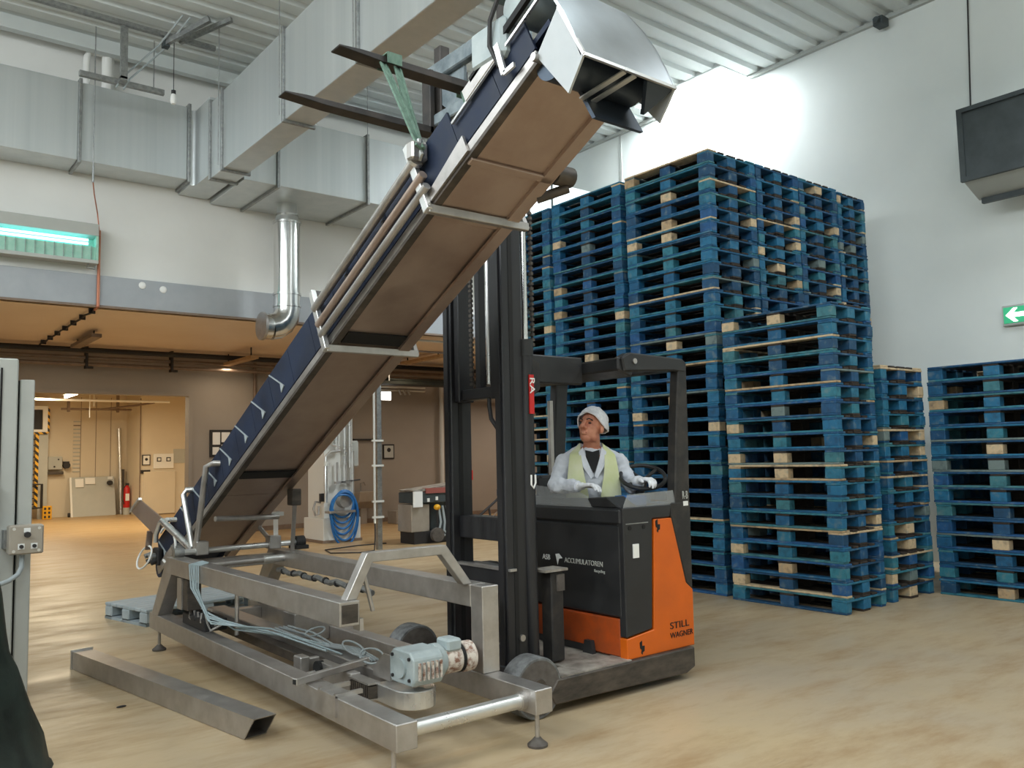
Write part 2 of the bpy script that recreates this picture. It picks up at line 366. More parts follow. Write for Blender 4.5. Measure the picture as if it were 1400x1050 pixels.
# trapezoidal metal roof deck
def deck(x0, x1, y0, y1):
    mb = MB(); prof = []; y = y0; T = 0.334
    while y < y1-1e-6:
        for dy, z in ((0, ZC), (0.19, ZC), (0.22, ZC+0.055), (0.305, ZC+0.055), (0.334, ZC)):
            if y+dy <= y1: prof.append((y+dy, z))
        y += T
    prof.append((y1, ZC))
    vs = [(x, p[0], p[1]) for x in (x0, x1) for p in prof]; n = len(prof)
    return mb.add(vs, [(i, i+1, n+i+1, n+i) for i in range(n-1)])
mb = deck(-5, 10.15, -8.0, 12.35); b = deck(10.15, 10.8, -8.0, 7.6); mb.add(b.v, b.f); b = deck(10.15, 10.8, 9.35, 12.35); mb.add(b.v, b.f)
struct('ceiling', mb, 'ceil_metal', 'white ribbed metal roof deck of the hall')
struct('ceiling_roof', MB().box(-5.2, 10.15, -8.2, 12.6, 7.55, 7.7).box(10.15, 11, -8.2, 7.6, 7.55, 7.7).box(10.15, 11, 9.35, 12.6, 7.55, 7.7), 'ceil_metal', 'roof slab above the ribbed deck')
# skylight next to the right wall
wn = struct('window_1', MB().box(10.10, 10.15, 7.55, 9.4, ZC-0.01, 7.7).box(10.15, 10.8, 7.55, 7.6, ZC-0.01, 7.7).box(10.15, 10.8, 9.35, 9.4, ZC-0.01, 7.7), 'ceil_metal', 'bright rooflight beside the right wall')
put('pane', MB().box(10.15, 10.8, 7.6, 9.35, 7.62, 7.66), 'sky_pane', wn)
# seams of the right wall
wr = bpy.data.objects['wall_right']
for y in (10.3,):
    put('wall_joint', MB().box(XW-0.012, XW, y, y+0.05, 0, ZC), 'fan_light', wr)
put('ceiling_angle', MB().box(XW-0.06, XW, -8, 7.55, ZC-0.05, ZC).box(XW-0.06, XW, 9.4, 12.3, ZC-0.05, ZC), 'fan_light', wr)
# roof beams
for i, y in enumerate((12.0,)):
    struct('trim_4', MB().box(-5, 10.7, y, y+0.12, ZC-0.18, ZC), 'ceil_metal', 'roof edge beam along the upper white wall')
# skylight frames over the hall, out of the picture
for i, (sx, sy) in enumerate(((-1.5, 1.2), (3.2, 1.2), (7.6, 1.2), (-1.5, -4.2), (3.2, -4.2), (7.6, -4.2), (-2.6, 7.5))):
    mb = MB()
    for a in ((-0.72, -0.66, -1.36, 1.36), (0.66, 0.72, -1.36, 1.36), (-0.66, 0.66, -1.36, -1.3), (-0.66, 0.66, 1.3, 1.36)):
        mb.box(sx+a[0], sx+a[1], sy+a[2], sy+a[3], ZC-0.15, ZC)
    wq = struct('window_%d' % (i+2), mb, 'ceil_metal', 'rooflight frame in the ribbed deck')
    put('pane', MB().box(sx-0.66, sx+0.66, sy-1.3, sy+1.3, ZC-0.08, ZC-0.07), 'pane_dull', wq)

for i, wy in enumerate((-2.5, 2.5, 7.5)):  # frames and glowing panes added around the left wall's fill lamps
    mb = MB().box(-5, -4.92, wy-2.2, wy-2.1, 5.2, 7.0).box(-5, -4.92, wy+2.1, wy+2.2, 5.2, 7.0).box(-5, -4.92, wy-2.1, wy+2.1, 5.2, 5.3).box(-5, -4.92, wy-2.1, wy+2.1, 6.9, 7.0)
    wq = struct('window_%d' % (i+9), mb, 'ceil_metal', 'added frame round the unseen fill lamp on the left side wall')
    put('pane', MB().box(-4.95, -4.94, wy-2.1, wy+2.1, 5.3, 6.9), 'pane_dull', wq)

# ------------------------------------------------------------------ ventilation ducts
duct = thing('ventilation_duct', 'large rectangular galvanised air duct hung under the roof along the white wall', 'duct', (3.7, 11.6, 5.26))
xs = [-4.9, -1.2, 0.6, 2.27, 3.66]
for a, b in zip(xs, xs[1:]):
    put('duct_section', MB().box(a+0.02, b-0.02, 11.8, YL-0.02, 5.39, 6.44), 'duct', duct, bevel=0.006)
for a in xs[1:]:
    put('flange', MB().box(a-0.02, a+0.02, 11.76, YL-0.01, 5.35, 6.48), 'galv', duct, bevel=0.004)
# rounded elbow between wall duct and cross duct
ar = [(3.68, 11.8)] + [(3.68+0.07*math.sin(t), 11.8-0.07*(1-math.cos(t))) for t in [i*math.pi/16 for i in range(1, 9)]]
poly = ar + [(3.75, 11.2), (4.10, 11.2), (4.10, YL-0.02), (3.68, YL-0.02)]
put('elbow', MB().prism(poly, 2, 5.32, 6.40), 'duct', duct, smooth=True)
ys = [11.18, 10.72, 8.75, 7.0, 5.2, 3.4, 1.6]
for a, b in zip(ys, ys[1:]):
    put('cross_duct_section', MB().box(3.76, 4.10, b+0.02, a-0.02, 5.26, 6.32), 'duct', duct, bevel=0.006)
for a in ys:
    put('flange', MB().box(3.73, 4.13, a-0.02, a+0.02, 5.23, 6.35), 'galv', duct, bevel=0.004)
xr = [4.12, 4.62, 6.02, 7.9, 9.7, 10.78]
for a, b in zip(xr, xr[1:]):
    put('duct_section', MB().box(a+0.02, b-0.02, 10.97, YL-0.02, 5.26, 6.26), 'duct', duct, bevel=0.006)
for a in xr[1:-1]:
    put('flange', MB().box(a-0.02, a+0.02, 10.93, YL-0.01, 5.22, 6.30), 'galv', duct, bevel=0.004)
for (x, y) in ((3.7, 10.72), (3.7, 8.75), (4.15, 8.75), (3.7, 7.0), (4.15, 7.0), (3.7, 5.2), (6.02, 10.95), (7.9, 10.95), (9.7, 10.95)):
    put('hanger_rod', MB().cyl((x, y, 5.3), (x, y, ZC), 0.006, 6), 'galv', duct)

ch = thing('round_exhaust_duct', 'shiny round flue pipe dropping from the air duct with elbow at its foot', 'duct', (5.09, 11.75, 3.1))
cx, cy = 5.09, 11.75
put('pipe', MB().cyl((cx, cy, 3.72), (cx, cy, 4.98), 0.19, 32), 'chrome', ch, smooth=True)
put('upper_collar', MB().lathe([(0.15, 5.26), (0.15, 5.10), (0.19, 4.98)], (cx, cy, 0), 2, 32), 'duct', ch, smooth=True)
for z in (4.98, 5.09, 3.9, 3.72):
    put('clamp_ring', MB().lathe([(0.15 if z > 5 else 0.19, z-0.015), (0.166 if z > 5 else 0.206, z-0.015), (0.166 if z > 5 else 0.206, z+0.015), (0.15 if z > 5 else 0.19, z+0.015)], (cx, cy, 0), 2, 32), 'chrome', ch, smooth=True)
R = 0.26; cz = 3.70
pts = [(cx, cy, cz)] + [(cx-R*(1-math.cos(t)), cy, cz-R*math.sin(t)-0.04) for t in [i*math.pi/2/4 for i in range(5)]]
put('elbow', MB().tube(pts, 0.195, 32), 'chrome', ch, smooth=True)
put('outlet', MB().tube([(cx-R, cy, cz-R-0.04), (cx-R-0.12, cy, cz-R-0.04)], 0.185, 32), 'chrome', ch, smooth=True)
put('rim', MB().lathe([(0.17, cx-R-0.14), (0.205, cx-R-0.14), (0.205, cx-R-0.10), (0.17, cx-R-0.10)], (0, cy, cz-R-0.04), 0, 32), 'steel', ch, smooth=True)
put('inner_dark', MB().cyl((cx-R-0.125, cy, cz-R-0.04), (cx-R-0.122, cy, cz-R-0.04), 0.17, 24), 'dark_hole', ch)

# ------------------------------------------------------------------ roof steelwork and services at the top left
tr = thing('service_rail', 'thin grey steel service rail with hanging cross bar under the roof', 'rail', (2.6, 11.0, 6.3))
put('upper_rail', MB().box(-1.5, 3.75, 10.98, 11.04, 6.97, 7.03), 'galv', tr)
put('hanger_post', MB().box(2.57, 2.65, 11.0, 11.06, 6.28, 6.98), 'galv', tr)
put('cross_bar', MB().box(2.13, 3.14, 11.14, 11.2, 6.25, 6.32), 'galv', tr, bevel=0.004)
put('bracket', MB().box(2.57, 2.65, 11.0, 11.2, 6.26, 6.31), 'galv', tr)
for dx in (0.0, 0.09):
    put('conduit', MB().tube([(2.55+dx, 11.15, 6.2), (2.62+dx, 11.15, 6.35), (3.05+dx, 11.1, 6.88), (3.2+dx, 10.6, 7.12)], 0.012, 8), 'cable_grey', tr, smooth=True)
put('upright_rod', MB().box(3.0, 3.012, 11.15, 11.162, 6.3, 6.95), 'galv', tr)
put('lamp_cable', MB().cyl((3.24, 11.1, 7.1), (3.24, 11.1, 6.32), 0.005, 6), 'cable_dark', tr)
bl = thing('hanging_bulb', 'small white bulb hanging on a thin cable under the roof', 'lamp', (3.24, 11.1, 6.15))
put('socket', MB().cyl((3.24, 11.1, 6.27), (3.24, 11.1, 6.32), 0.03, 12), 'cable_dark', bl, smooth=True)
put('glass', MB().lathe([(0.0, 6.13), (0.03, 6.14), (0.042, 6.18), (0.035, 6.24), (0.026, 6.27)], (3.24, 11.1, 0), 2, 16), 'white', bl, smooth=True)
wp = thing('painted_pipe', 'pale painted pipes rising on the white wall under the roof', 'pipe', (2.6, 12.25, 6.4))
put('pipe', MB().tube([(2.42, 12.22, 6.45), (2.42, 12.22, 6.98), (2.45, 12.2, 7.06), (2.6, 12.2, 7.08), (2.9, 12.2, 7.08)], 0.045, 12), 'wall_white', wp, smooth=True)
put('pipe', MB().cyl((2.68, 12.2, 6.45), (2.68, 12.2, 7.2), 0.075, 16), 'wall_white', wp, smooth=True)
rb = thing('roof_bracket', 'dark steel bracket arm bolted to the ribbed roof', 'bracket', (3.25, 10.9, 7.0))
put('arm', MB().bar((3.1, 11.05, 6.9), (3.5, 10.5, 7.12), 0.05, 0.08), 'galv', rb)
put('arm', MB().bar((3.3, 11.05, 6.98), (3.75, 10.4, 7.15), 0.05, 0.06), 'galv', rb)
put('clamp', MB().box(3.08, 3.16, 11.0, 11.1, 6.85, 6.95), 'fan_dark', rb)
rr = thing('conduit_drop', 'thin vertical conduit hanging from the roof at the wall duct', 'conduit', (2.42, 11.72, 5.2))
put('rod', MB().cyl((2.42, 11.70, 5.2), (2.42, 11.70, 7.2), 0.008, 8), 'galv', rr)
put('end_sleeve', MB().cyl((2.42, 11.70, 5.1), (2.42, 11.70, 5.32), 0.014, 8), 'galv', rr)
cp = thing('copper_conduit', 'copper coloured conduit running down the white wall to the low ceiling', 'conduit', (2.62, 12.2, 3.6))
put('upper_cable', MB().tube([(2.42, 11.70, 5.12), (2.48, 11.9, 5.0), (2.60, 12.26, 4.85), (2.63, 12.27, 4.6)], 0.008, 8), 'copper_pipe', cp, smooth=True)
put('pipe', MB().cyl((2.63, 12.27, 3.57), (2.63, 12.27, 4.62), 0.02, 12), 'copper_pipe', cp, smooth=True)
put('bend', MB().tube([(2.63, 12.27, 3.62), (2.63, 12.29, 3.575), (2.63, 12.45, 3.56)], 0.02, 10), 'copper_pipe', cp, smooth=True)
put('ceiling_cable', MB().tube([(2.63+0.012*math.sin(i*2.1), 12.45+i*0.28, 3.565-0.012*(i % 2)) for i in range(16)], 0.014, 8), 'cable_dark', cp, smooth=True)
for i in range(7):
    put('clip', MB().box(2.59, 2.67, 12.6+i*0.6, 12.64+i*0.6, 3.53, 3.6), 'cable_dark', cp)
# cable at the right
hc = thing('fan_cable', 'thin dark cable running down the right wall to the air heater', 'cable', (10.76, 4.35, 5.6))
put('cable', MB().cyl((10.775, 4.36, 5.62), (10.775, 4.30, 7.18), 0.010, 6), 'cable_dark', hc)
dv = thing('roof_device', 'small dark device fixed where roof and right wall meet', 'device', (10.6, 5.35, 7.0))
put('body', MB().box(10.55, 10.72, 5.28, 5.42, 7.02, 7.14), 'fan_dark', dv, bevel=0.01)
put('nozzle', MB().cyl((10.5, 5.35, 7.08), (10.56, 5.35, 7.08), 0.04, 12), 'fan_dark', dv, smooth=True)

# ------------------------------------------------------------------ air heater on the right wall
fh = thing('air_heater', 'large square air heater box with dark grille mounted high on right wall', 'heater', (10.35, 3.9, 4.5))
put('housing', MB().prism([(9.95, 5.28), (XW-0.005, 5.50), (XW-0.005, 4.55), (10.35, 4.30), (9.95, 4.46)], 1, 3.2, 4.17), 'fan_light', fh, bevel=0.01)
put('front_frame', MB().box(9.90, 9.95, 3.2, 3.26, 4.44, 5.29).box(9.90, 9.95, 4.11, 4.17, 4.44, 5.29).box(9.90, 9.95, 3.26, 4.11, 4.44, 4.49).box(9.90, 9.95, 3.26, 4.11, 5.24, 5.29), 'fan_dark', fh)
put('grille', MB().box(9.925, 9.95, 3.26, 4.11, 4.49, 5.24), 'fan_dark', fh)
put('lower_bracket', MB().box(10.3, 10.36, 3.2, 4.12, 4.25, 4.31), 'fan_dark', fh)

# ------------------------------------------------------------------ exit sign at the right edge
es = thing('exit_sign', 'green emergency exit sign with white arrow on right wall', 'sign', (10.76, 3.9, 2.87))
put('casing', MB().box(10.74, XW, 3.72, 4.16, 2.84, 3.09), 'fan_light', es, bevel=0.01)
put('face', MB().box(10.734, 10.742, 3.74, 4.14, 2.87, 3.06), 'green_sign', es)
put('arrow', MB().prism([(4.115, 2.965), (4.03, 3.045), (3.985, 3.045), (4.035, 2.99), (3.86, 2.99), (3.86, 2.94), (4.035, 2.94), (3.985, 2.885), (4.03, 2.885)], 0, 10.728, 10.735), 'lit_white', es)

# ------------------------------------------------------------------ insect lamp
uv = thing('insect_lamp', 'wall mounted insect killer lamp glowing cyan on the white wall', 'lamp', (2.0, 12.25, 4.12))
x0, x1 = 1.30, 2.59
put('top_shade', MB().prism([(12.10, 4.66), (YL-0.001, 4.66), (YL-0.001, 4.48), (12.10, 4.50)], 0, x0, x1), 'cab_grey', uv, bevel=0.005)
put('back_panel', MB().box(x0, x1, 12.30, YL-0.001, 4.14, 4.5), 'uv_panel', uv)
put('bottom_tray', MB().box(x0, x1, 12.10, 12.3, 4.12, 4.17), 'cab_grey', uv, bevel=0.004)
put('end_cap', MB().box(x1-0.03, x1, 12.11, 12.3, 4.16, 4.5), 'uv_panel', uv)
put('end_cap', MB().box(x0, x0+0.03, 12.11, 12.3, 4.16, 4.5), 'uv_panel', uv)
for z in (4.44, 4.39):
    put('tube', MB().cyl((x0+0.1, 12.16, z), (x1-0.12, 12.16, z), 0.018, 12), 'uv_tube', uv, smooth=True)
for i in range(11):
    x = x0+0.1+i*0.11
    put('grille_fin', MB().box(x, x+0.006, 12.12, 12.13, 4.17, 4.36), 'galv', uv)
put('grille_sheet', MB().box(x0+0.03, x1-0.03, 12.14, 12.15, 4.17, 4.35), 'uv_panel', uv)
put('hook', MB().tube([(2.48, 12.15, 4.12), (2.45, 12.13, 4.06), (2.55, 12.13, 4.05), (2.56, 12.15, 4.1)], 0.008, 8), 'galv', uv)

# filler blobs on the trim
for i, (x, z) in enumerate(((3.20, 3.93), (3.48, 3.90))):
    put('sealant_patch', MB().ell((x, YL-0.055, z), 0.05, 0.012, 0.05), 'white', label='white sealant patch on the grey trim, the %s of two' % ('smaller' if i == 0 else 'larger'), cat='sealant', smooth=True)

# ------------------------------------------------------------------ bay services
def pipe_run(name, label, pts, r, m, n=10):
    o = put(name, MB().tube(pts, r, n), m, label=label, cat='pipe', smooth=True, origin=pts[0]); return o
pipe_run('ceiling_pipe', 'upper brown pipe along the rear wall under the low ceiling', [(-4, 16.8, 3.40), (15.5, 16.8, 3.40)], 0.035, 'pipe_brown')
pipe_run('ceiling_pipe', 'lower brown pipe along the rear wall under the low ceiling', [(-4, 16.8, 3.28), (15.5, 16.8, 3.28)], 0.035, 'pipe_brown')
pipe_run('ceiling_pipe', 'dark pipe tight against the low ceiling near the rear wall', [(-4, 16.5, 3.5), (15.5, 16.5, 3.5)], 0.05, 'cable_dark')
pipe_run('ceiling_pipe', 'pale pipe just behind the low ceiling edge', [(7.2, 12.7, 3.53), (10.6, 12.7, 3.53)], 0.02, 'pipe_white')
pipe_run('ceiling_pipe', 'second pale pipe below the low ceiling edge behind the mast', [(7.2, 12.9, 3.36), (10.6, 12.9, 3.36)], 0.018, 'pipe_brown')
pipe_run('upright_pipe', 'brown vertical pipe on the rear wall right of the doorway', [(6.72, 17.15, 0.0), (6.72, 17.15, 3.5)], 0.035, 'pipe_brown')
pipe_run('upright_pipe', 'pale vertical pipe on the rear wall behind the mast', [(11.35, 17.1, 0.1), (11.35, 17.1, 3.2)], 0.05, 'pipe_white')
ct = thing('cable_tray', 'cable tray packed with cables, darkened for the shade under the low ceiling', 'cable tray', (10.5, 16.3, 3.1))
put('tray', MB().box(8.6, 14, 15.9, 16.35, 3.06, 3.12), 'dark_green', ct)  # dark green clutter, its tone also painting the shade below the ceiling
for i in range(6):
    put('cable', MB().tube([(8.6+0.9*k, 15.95+0.07*i+0.02*math.sin(k*1.7+i), 3.16+0.03*math.cos(k*2+i)) for k in range(7)], 0.03, 8), 'dark_green', ct, smooth=True)
for x in (9.2, 11.0, 12.8):
    put('hanger', MB().box(x, x+0.03, 15.9, 15.93, 3.1, 3.6), 'galv', ct)
for i, (x, y, ang, lab) in enumerate(((3.1, 15.3, 0, 'dark tube light fitting under the low ceiling near the copper conduit'), (6.0, 16.1, 0, 'wooden coloured tube light fitting under the low ceiling by the flue elbow'), (9.5, 15.0, 0, 'tube light fitting under the low ceiling behind the mast'), (13.2, 15, 0, 'tube light fitting far right under the low ceiling'))):
    dz = 0.1 if i == 1 else 0
    t = thing('ceiling_light', lab, 'light', (x, y, 3.46-dz))
    put('housing', MB().box(x-0.08, x+0.08, y-0.78, y+0.78, 3.47-dz, 3.53-dz), 'pipe_brown' if i == 0 else 'wood_pale', t, bevel=0.006)
    for k in (-0.6, 0.6): put('hanger', MB().box(x-0.01, x+0.01, y+k-0.01, y+k+0.01, 3.53-dz, 3.6), 'cable_dark', t)
for i, x in enumerate((3.4, 4.9, 7.2)):
    put('pipe_bracket', MB().box(x, x+0.04, 16.72, 16.88, 3.2, 3.6).box(x, x+0.14, 16.78, 16.82, 3.2, 3.24), 'cable_dark', label='dark pipe bracket on the rear ceiling pipes, %s from the doorway side' % ('first', 'second', 'third')[i], cat='bracket')
el = thing('exit_light', 'small white lit sign high on the rear bay wall', 'sign', (9.77, 17.1, 2.8))
put('casing', MB().box(9.60, 9.95, 17.08, 17.2, 2.78, 2.99), 'white', el, bevel=0.005)
put('face', MB().box(9.61, 9.94, 17.07, 17.08, 2.79, 2.98), 'lit_white', el)
pl = thing('conduit_rail', 'horizontal pale conduit above the small lit sign on rear wall', 'conduit', (9.7, 17.1, 3.05))
put('rail', MB().cyl((9.5, 17.12, 3.1), (10.9, 17.12, 3.1), 0.025, 8), 'pipe_white', pl)
put('rail', MB().cyl((9.5, 17.12, 3.02), (10.9, 17.12, 3.02), 0.02, 8), 'pipe_white', pl)
for k in range(3): put('coupling', MB().cyl((10.2+k*0.12, 17.05, 2.92), (10.15+k*0.12, 17.08, 3.04), 0.03, 8), 'steel', pl)
nb = thing('framed_notice', 'small framed notice with dark symbol on rear bay wall', 'notice', (9.92, 17.18, 1.43))
put('frame', MB().box(9.77, 10.07, 17.17, 17.2, 1.43, 1.77), 'cable_dark', nb)
put('sheet', MB().box(9.80, 10.04, 17.16, 17.17, 1.46, 1.74), 'cab_grey', nb)
put('symbol', MB().ell((9.92, 17.158, 1.64), 0.05, 0.006, 0.05), 'cable_dark', nb)
nb = thing('notice_board', 'dark notice board with pinned papers on rear wall beside the doorway', 'notice board', (6.1, 17.18, 1.55))
put('board', MB().box(5.80, 6.5, 17.16, 17.2, 1.55, 2.1), 'cable_dark', nb)
for i, (a, b, c2, d) in enumerate(((5.85, 6.0, 1.8, 2.05), (6.03, 6.2, 1.85, 2.05), (6.03, 6.2, 1.6, 1.8), (5.85, 5.98, 1.6, 1.75), (6.24, 6.42, 1.7, 1.95))):
    put('paper', MB().box(a, b, 17.15, 17.16, c2, d), 'paper', nb)
hb = thing('wash_basin', 'small grey wash basin on the rear bay wall behind the pillar', 'basin', (9.2, 17.0, 0.35))
put('bowl', MB().prism([(16.75, 0.72), (YB, 0.72), (YB, 0.32), (17.0, 0.35), (16.8, 0.5)], 0, 8.95, 9.4), 'box_grey', hb, bevel=0.01)
put('pedestal', MB().box(9.1, 9.25, 17.0, 17.15, 0, 0.36), 'box_grey', hb)
put('tap', MB().tube([(9.18, 17.15, 0.72), (9.18, 17.15, 0.9), (9.18, 17.0, 0.92), (9.18, 16.95, 0.86)], 0.012, 8), 'chrome', hb)

# ------------------------------------------------------------------ white pillar with pipes and the blue hose
pi = thing('pillar', 'white square pillar with wider plinth standing in the low bay', 'pillar', (7.0, 14.0, 0))
put('plinth', MB().box(6.58, 7.30, 13.65, 14.45, 0, 0.42), 'pipe_white', pi, bevel=0.01)
put('shaft', MB().box(6.64, 7.20, 13.75, 14.4, 0.42, ZL), 'pipe_white', pi, bevel=0.006)
put('skirting', MB().box(6.56, 7.32, 13.63, 14.47, 0, 0.05), 'pipe_brown', pi)
pp = thing('water_pipes', 'bundle of steel water pipes with valves on the white pillar', 'pipes', (6.98, 13.7, 0.6))
for i, x in enumerate((6.76, 6.86, 7.02, 7.12)):
    z0 = (1.85, 1.6, 1.35, 1.3)[i]
    put('pipe', MB().cyl((x, 13.70, z0), (x, 13.70, 3.58), 0.028, 10), 'steel_bright', pp, smooth=True)
put('pipe', MB().tube([(6.76, 13.70, 1.9), (6.76, 13.70, 1.72), (6.9, 13.70, 1.66), (6.9, 13.66, 1.6), (6.72, 13.66, 1.58), (6.63, 13.66, 1.5), (6.63, 13.66, 0.7)], 0.03, 10), 'steel_bright', pp, smooth=True)
put('pipe', MB().cyl((7.16, 13.68, 0.75), (7.16, 13.68, 1.6), 0.03, 10), 'steel_bright', pp, smooth=True)
put('joint', MB().cyl((6.63, 13.66, 1.34), (6.63, 13.66, 1.42), 0.045, 10), 'pipe_white', pp)
for x in (6.86, 7.04):
    put('valve', MB().cyl((x, 13.68, 1.05), (x, 13.68, 1.4), 0.018, 8).box(x-0.05, x+0.05, 13.62, 13.7, 1.02, 1.06), 'steel', pp)
put('valve_bar', MB().cyl((6.86, 13.66, 1.04), (7.3, 13.66, 1.08), 0.012, 8), 'cable_dark', pp)
wh = thing('water_hose', 'bright blue hose coiled on a holder at the white pillar', 'hose', (6.98, 13.6, 0.3))
put('holder', MB().cyl((6.98, 13.58, 0.72), (6.98, 13.75, 0.72), 0.12, 20), 'steel', wh, smooth=True)
for i in range(6):
    rx, rz, cz = 0.21+0.010*i, 0.24+0.055*i, 0.68-0.045*i
    put('hose_loop', MB().tube([(6.91+(0.01*i)-0.02+rx*math.cos(t), 13.54+0.018*(i % 4), cz+rz*math.sin(t)*(1 if math.sin(t) < 0 else 0.62+0.05*i)) for t in [k*2*math.pi/36 for k in range(36)]], 0.02, 8, closed=True), 'hose_blue', wh, smooth=True)
tp = thing('drain_tap', 'small grey wall tap and trap pipe on the side of the white pillar', 'tap', (6.55, 13.8, 0.4))
put('trap', MB().tube([(6.6, 13.8, 0.7), (6.5, 13.8, 0.72), (6.46, 13.8, 0.6), (6.5, 13.8, 0.48), (6.56, 13.8, 0.5), (6.56, 13.8, 0.64)], 0.02, 8), 'steel', tp, smooth=True)
put('shelf', MB().box(6.6, 7.1, 13.45, 13.65, 0.52, 0.56), 'steel', tp)
put('socket', MB().box(6.56, 6.64, 13.72, 13.78, 0.72, 0.86), 'cable_dark', tp)
so = thing('soap_dispenser', 'pale rounded dispenser fixed beside the pillar pipes', 'dispenser', (7.3, 13.9, 1.3))
put('body', MB().box(7.205, 7.36, 13.8, 13.95, 1.3, 1.78), 'cab_grey', so, bevel=0.03)
po = thing('stand_pipe', 'slim upright steel pole with conduit standing in front of the rear bay', 'pole', (6.72, 12.05, 0))
put('post', MB().box(6.74, 6.82, 12.03, 12.11, 0, ZL), 'galv', po)
put('conduit', MB().cyl((6.68, 12.02, 0.42), (6.68, 12.02, ZL), 0.018, 8), 'pipe_white', po)
for z in (0.5, 0.75, 1.32, 1.72): put('clamp', MB().box(6.64, 6.84, 12.0, 12.04, z, z+0.03), 'pipe_white', po)
put('cable', MB().tube([(6.68, 12.02, 0.42), (6.66, 11.98, 0.2), (6.6, 11.9, 0.012), (6.3, 11.8, 0.012), (5.95, 12.1, 0.012), (6.1, 12.6, 0.012), (6.8, 12.8, 0.012), (7.3, 12.75, 0.012)], 0.01, 6), 'cable_dark', po, smooth=True)
wo = thing('utility_bar', 'thin horizontal bar fixed to the rear wall behind the steel pole', 'bar', (9.0, 17.1, 1.8))
put('bar', MB().box(9.0, 9.7, 17.12, 17.19, 1.86, 1.9), 'cable_dark', wo)
put('pipe', MB().cyl((8.9, 17.12, 0.1), (8.9, 17.12, 3.2), 0.06, 10), 'wall_recess', wo, smooth=True)
tb = thing('tube_bundle', 'tangle of clear tubing on a low pale box by the rear wall', 'tubing', (10.1, 16.4, 0))
put('box', MB().box(9.6, 10.1, 16.3, 16.7, 0, 0.28), 'box_grey', tb, bevel=0.01)
for i in range(4): put('tube', MB().tube([(9.9+0.05*i, 16.4, 0.26), (10.1+0.1*i, 16.3, 0.42), (10.3+0.1*i, 16.25, 0.25), (10.5+0.12*i, 16.2, 0.02)], 0.02, 8), 'pipe_white', tb, smooth=True)

# machine beside the mast
ma = thing('packing_machine', 'grey floor standing packing machine with orange lamp behind the mast', 'machine', (7.85, 12.4, 0))
put('body', MB().box(7.5, 7.86, 12.25, 12.7, 0.2, 0.66), 'box_grey', ma, bevel=0.01)
put('body', MB().box(7.88, 8.5, 12.35, 12.75, 0.2, 0.7), 'fan_dark', ma, bevel=0.01)
put('head', MB().box(7.52, 8.55, 12.2, 12.7, 0.68, 0.86), 'fan_dark', ma, bevel=0.01)
put('lid', MB().prism([(7.52, 0.9), (8.55, 1.0), (8.55, 0.93), (7.55, 0.87)], 1, 12.2, 12.7), 'plate_worn', ma)
put('belt', MB().box(7.75, 8.2, 12.18, 12.3, 0.84, 0.93), 'lips', ma)
put('sheet', MB().box(7.5, 7.68, 12.18, 12.2, 0.62, 0.88), 'paper', ma)
put('tag', MB().box(7.78, 7.82, 12.18, 12.2, 0.70, 0.76), 'paper', ma)
put('tag', MB().box(7.95, 7.99, 12.18, 12.2, 0.72, 0.78), 'paper', ma)
put('lamp', MB().ell((7.98, 12.2, 0.6), 0.06, 0.06, 0.05), 'yellow', ma, smooth=True)
put('stem', MB().cyl((7.98, 12.2, 0.2), (7.98, 12.2, 0.57), 0.02, 8), 'cable_dark', ma)
for i in range(3): put('hose', MB().tube([(8.02+0.08*i, 12.22, 0.62), (8.04+0.08*i, 12.18, 0.35), (7.98+0.1*i, 12.15, 0.2), (8.1+0.1*i, 12.15, 0.12)], 0.02, 8), 'cable_grey', ma, smooth=True)
put('wheel', MB().cyl((7.95, 12.12, 0.14), (7.95, 12.2, 0.14), 0.12, 16), 'rubber', ma)
put('base', MB().box(7.55, 8.55, 12.25, 12.7, 0.0, 0.2), 'cable_dark', ma)
sl = thing('signal_post', 'thin dark signal post with red lamp beside the ramp rail', 'post', (8.95, 12.6, 0))
put('post', MB().cyl((8.95, 12.6, 0), (8.95, 12.6, 1.02), 0.018, 8), 'cable_dark', sl)
put('lamp', MB().box(8.90, 9.0, 12.55, 12.65, 1.02, 1.2), 'red', sl, bevel=0.01)
put('foot', MB().cyl((8.95, 12.6, 0), (8.95, 12.6, 0.02), 0.1, 12), 'cable_dark', sl)
hr = thing('ramp_handrail', 'sloping dark handrail rising on the right of the low bay', 'handrail', (9.3, 12.7, 0))
put('rail', MB().cyl((8.85, 12.7, 0.1), (10.2, 12.7, 1.0), 0.025, 8), 'cable_dark', hr)
put('rail', MB().cyl((9.1, 12.7, 0.05), (10.3, 12.7, 0.82), 0.015, 8), 'pipe_brown', hr)
put('post', MB().tube([(9.45, 12.7, 0.5), (9.45, 12.65, 0.3), (9.5, 12.65, 0.15), (9.5, 12.7, 0)], 0.02, 8), 'cable_dark', hr)
put('post', MB().cyl((10.2, 12.7, 0), (10.2, 12.7, 1.0), 0.02, 8), 'cable_dark', hr)

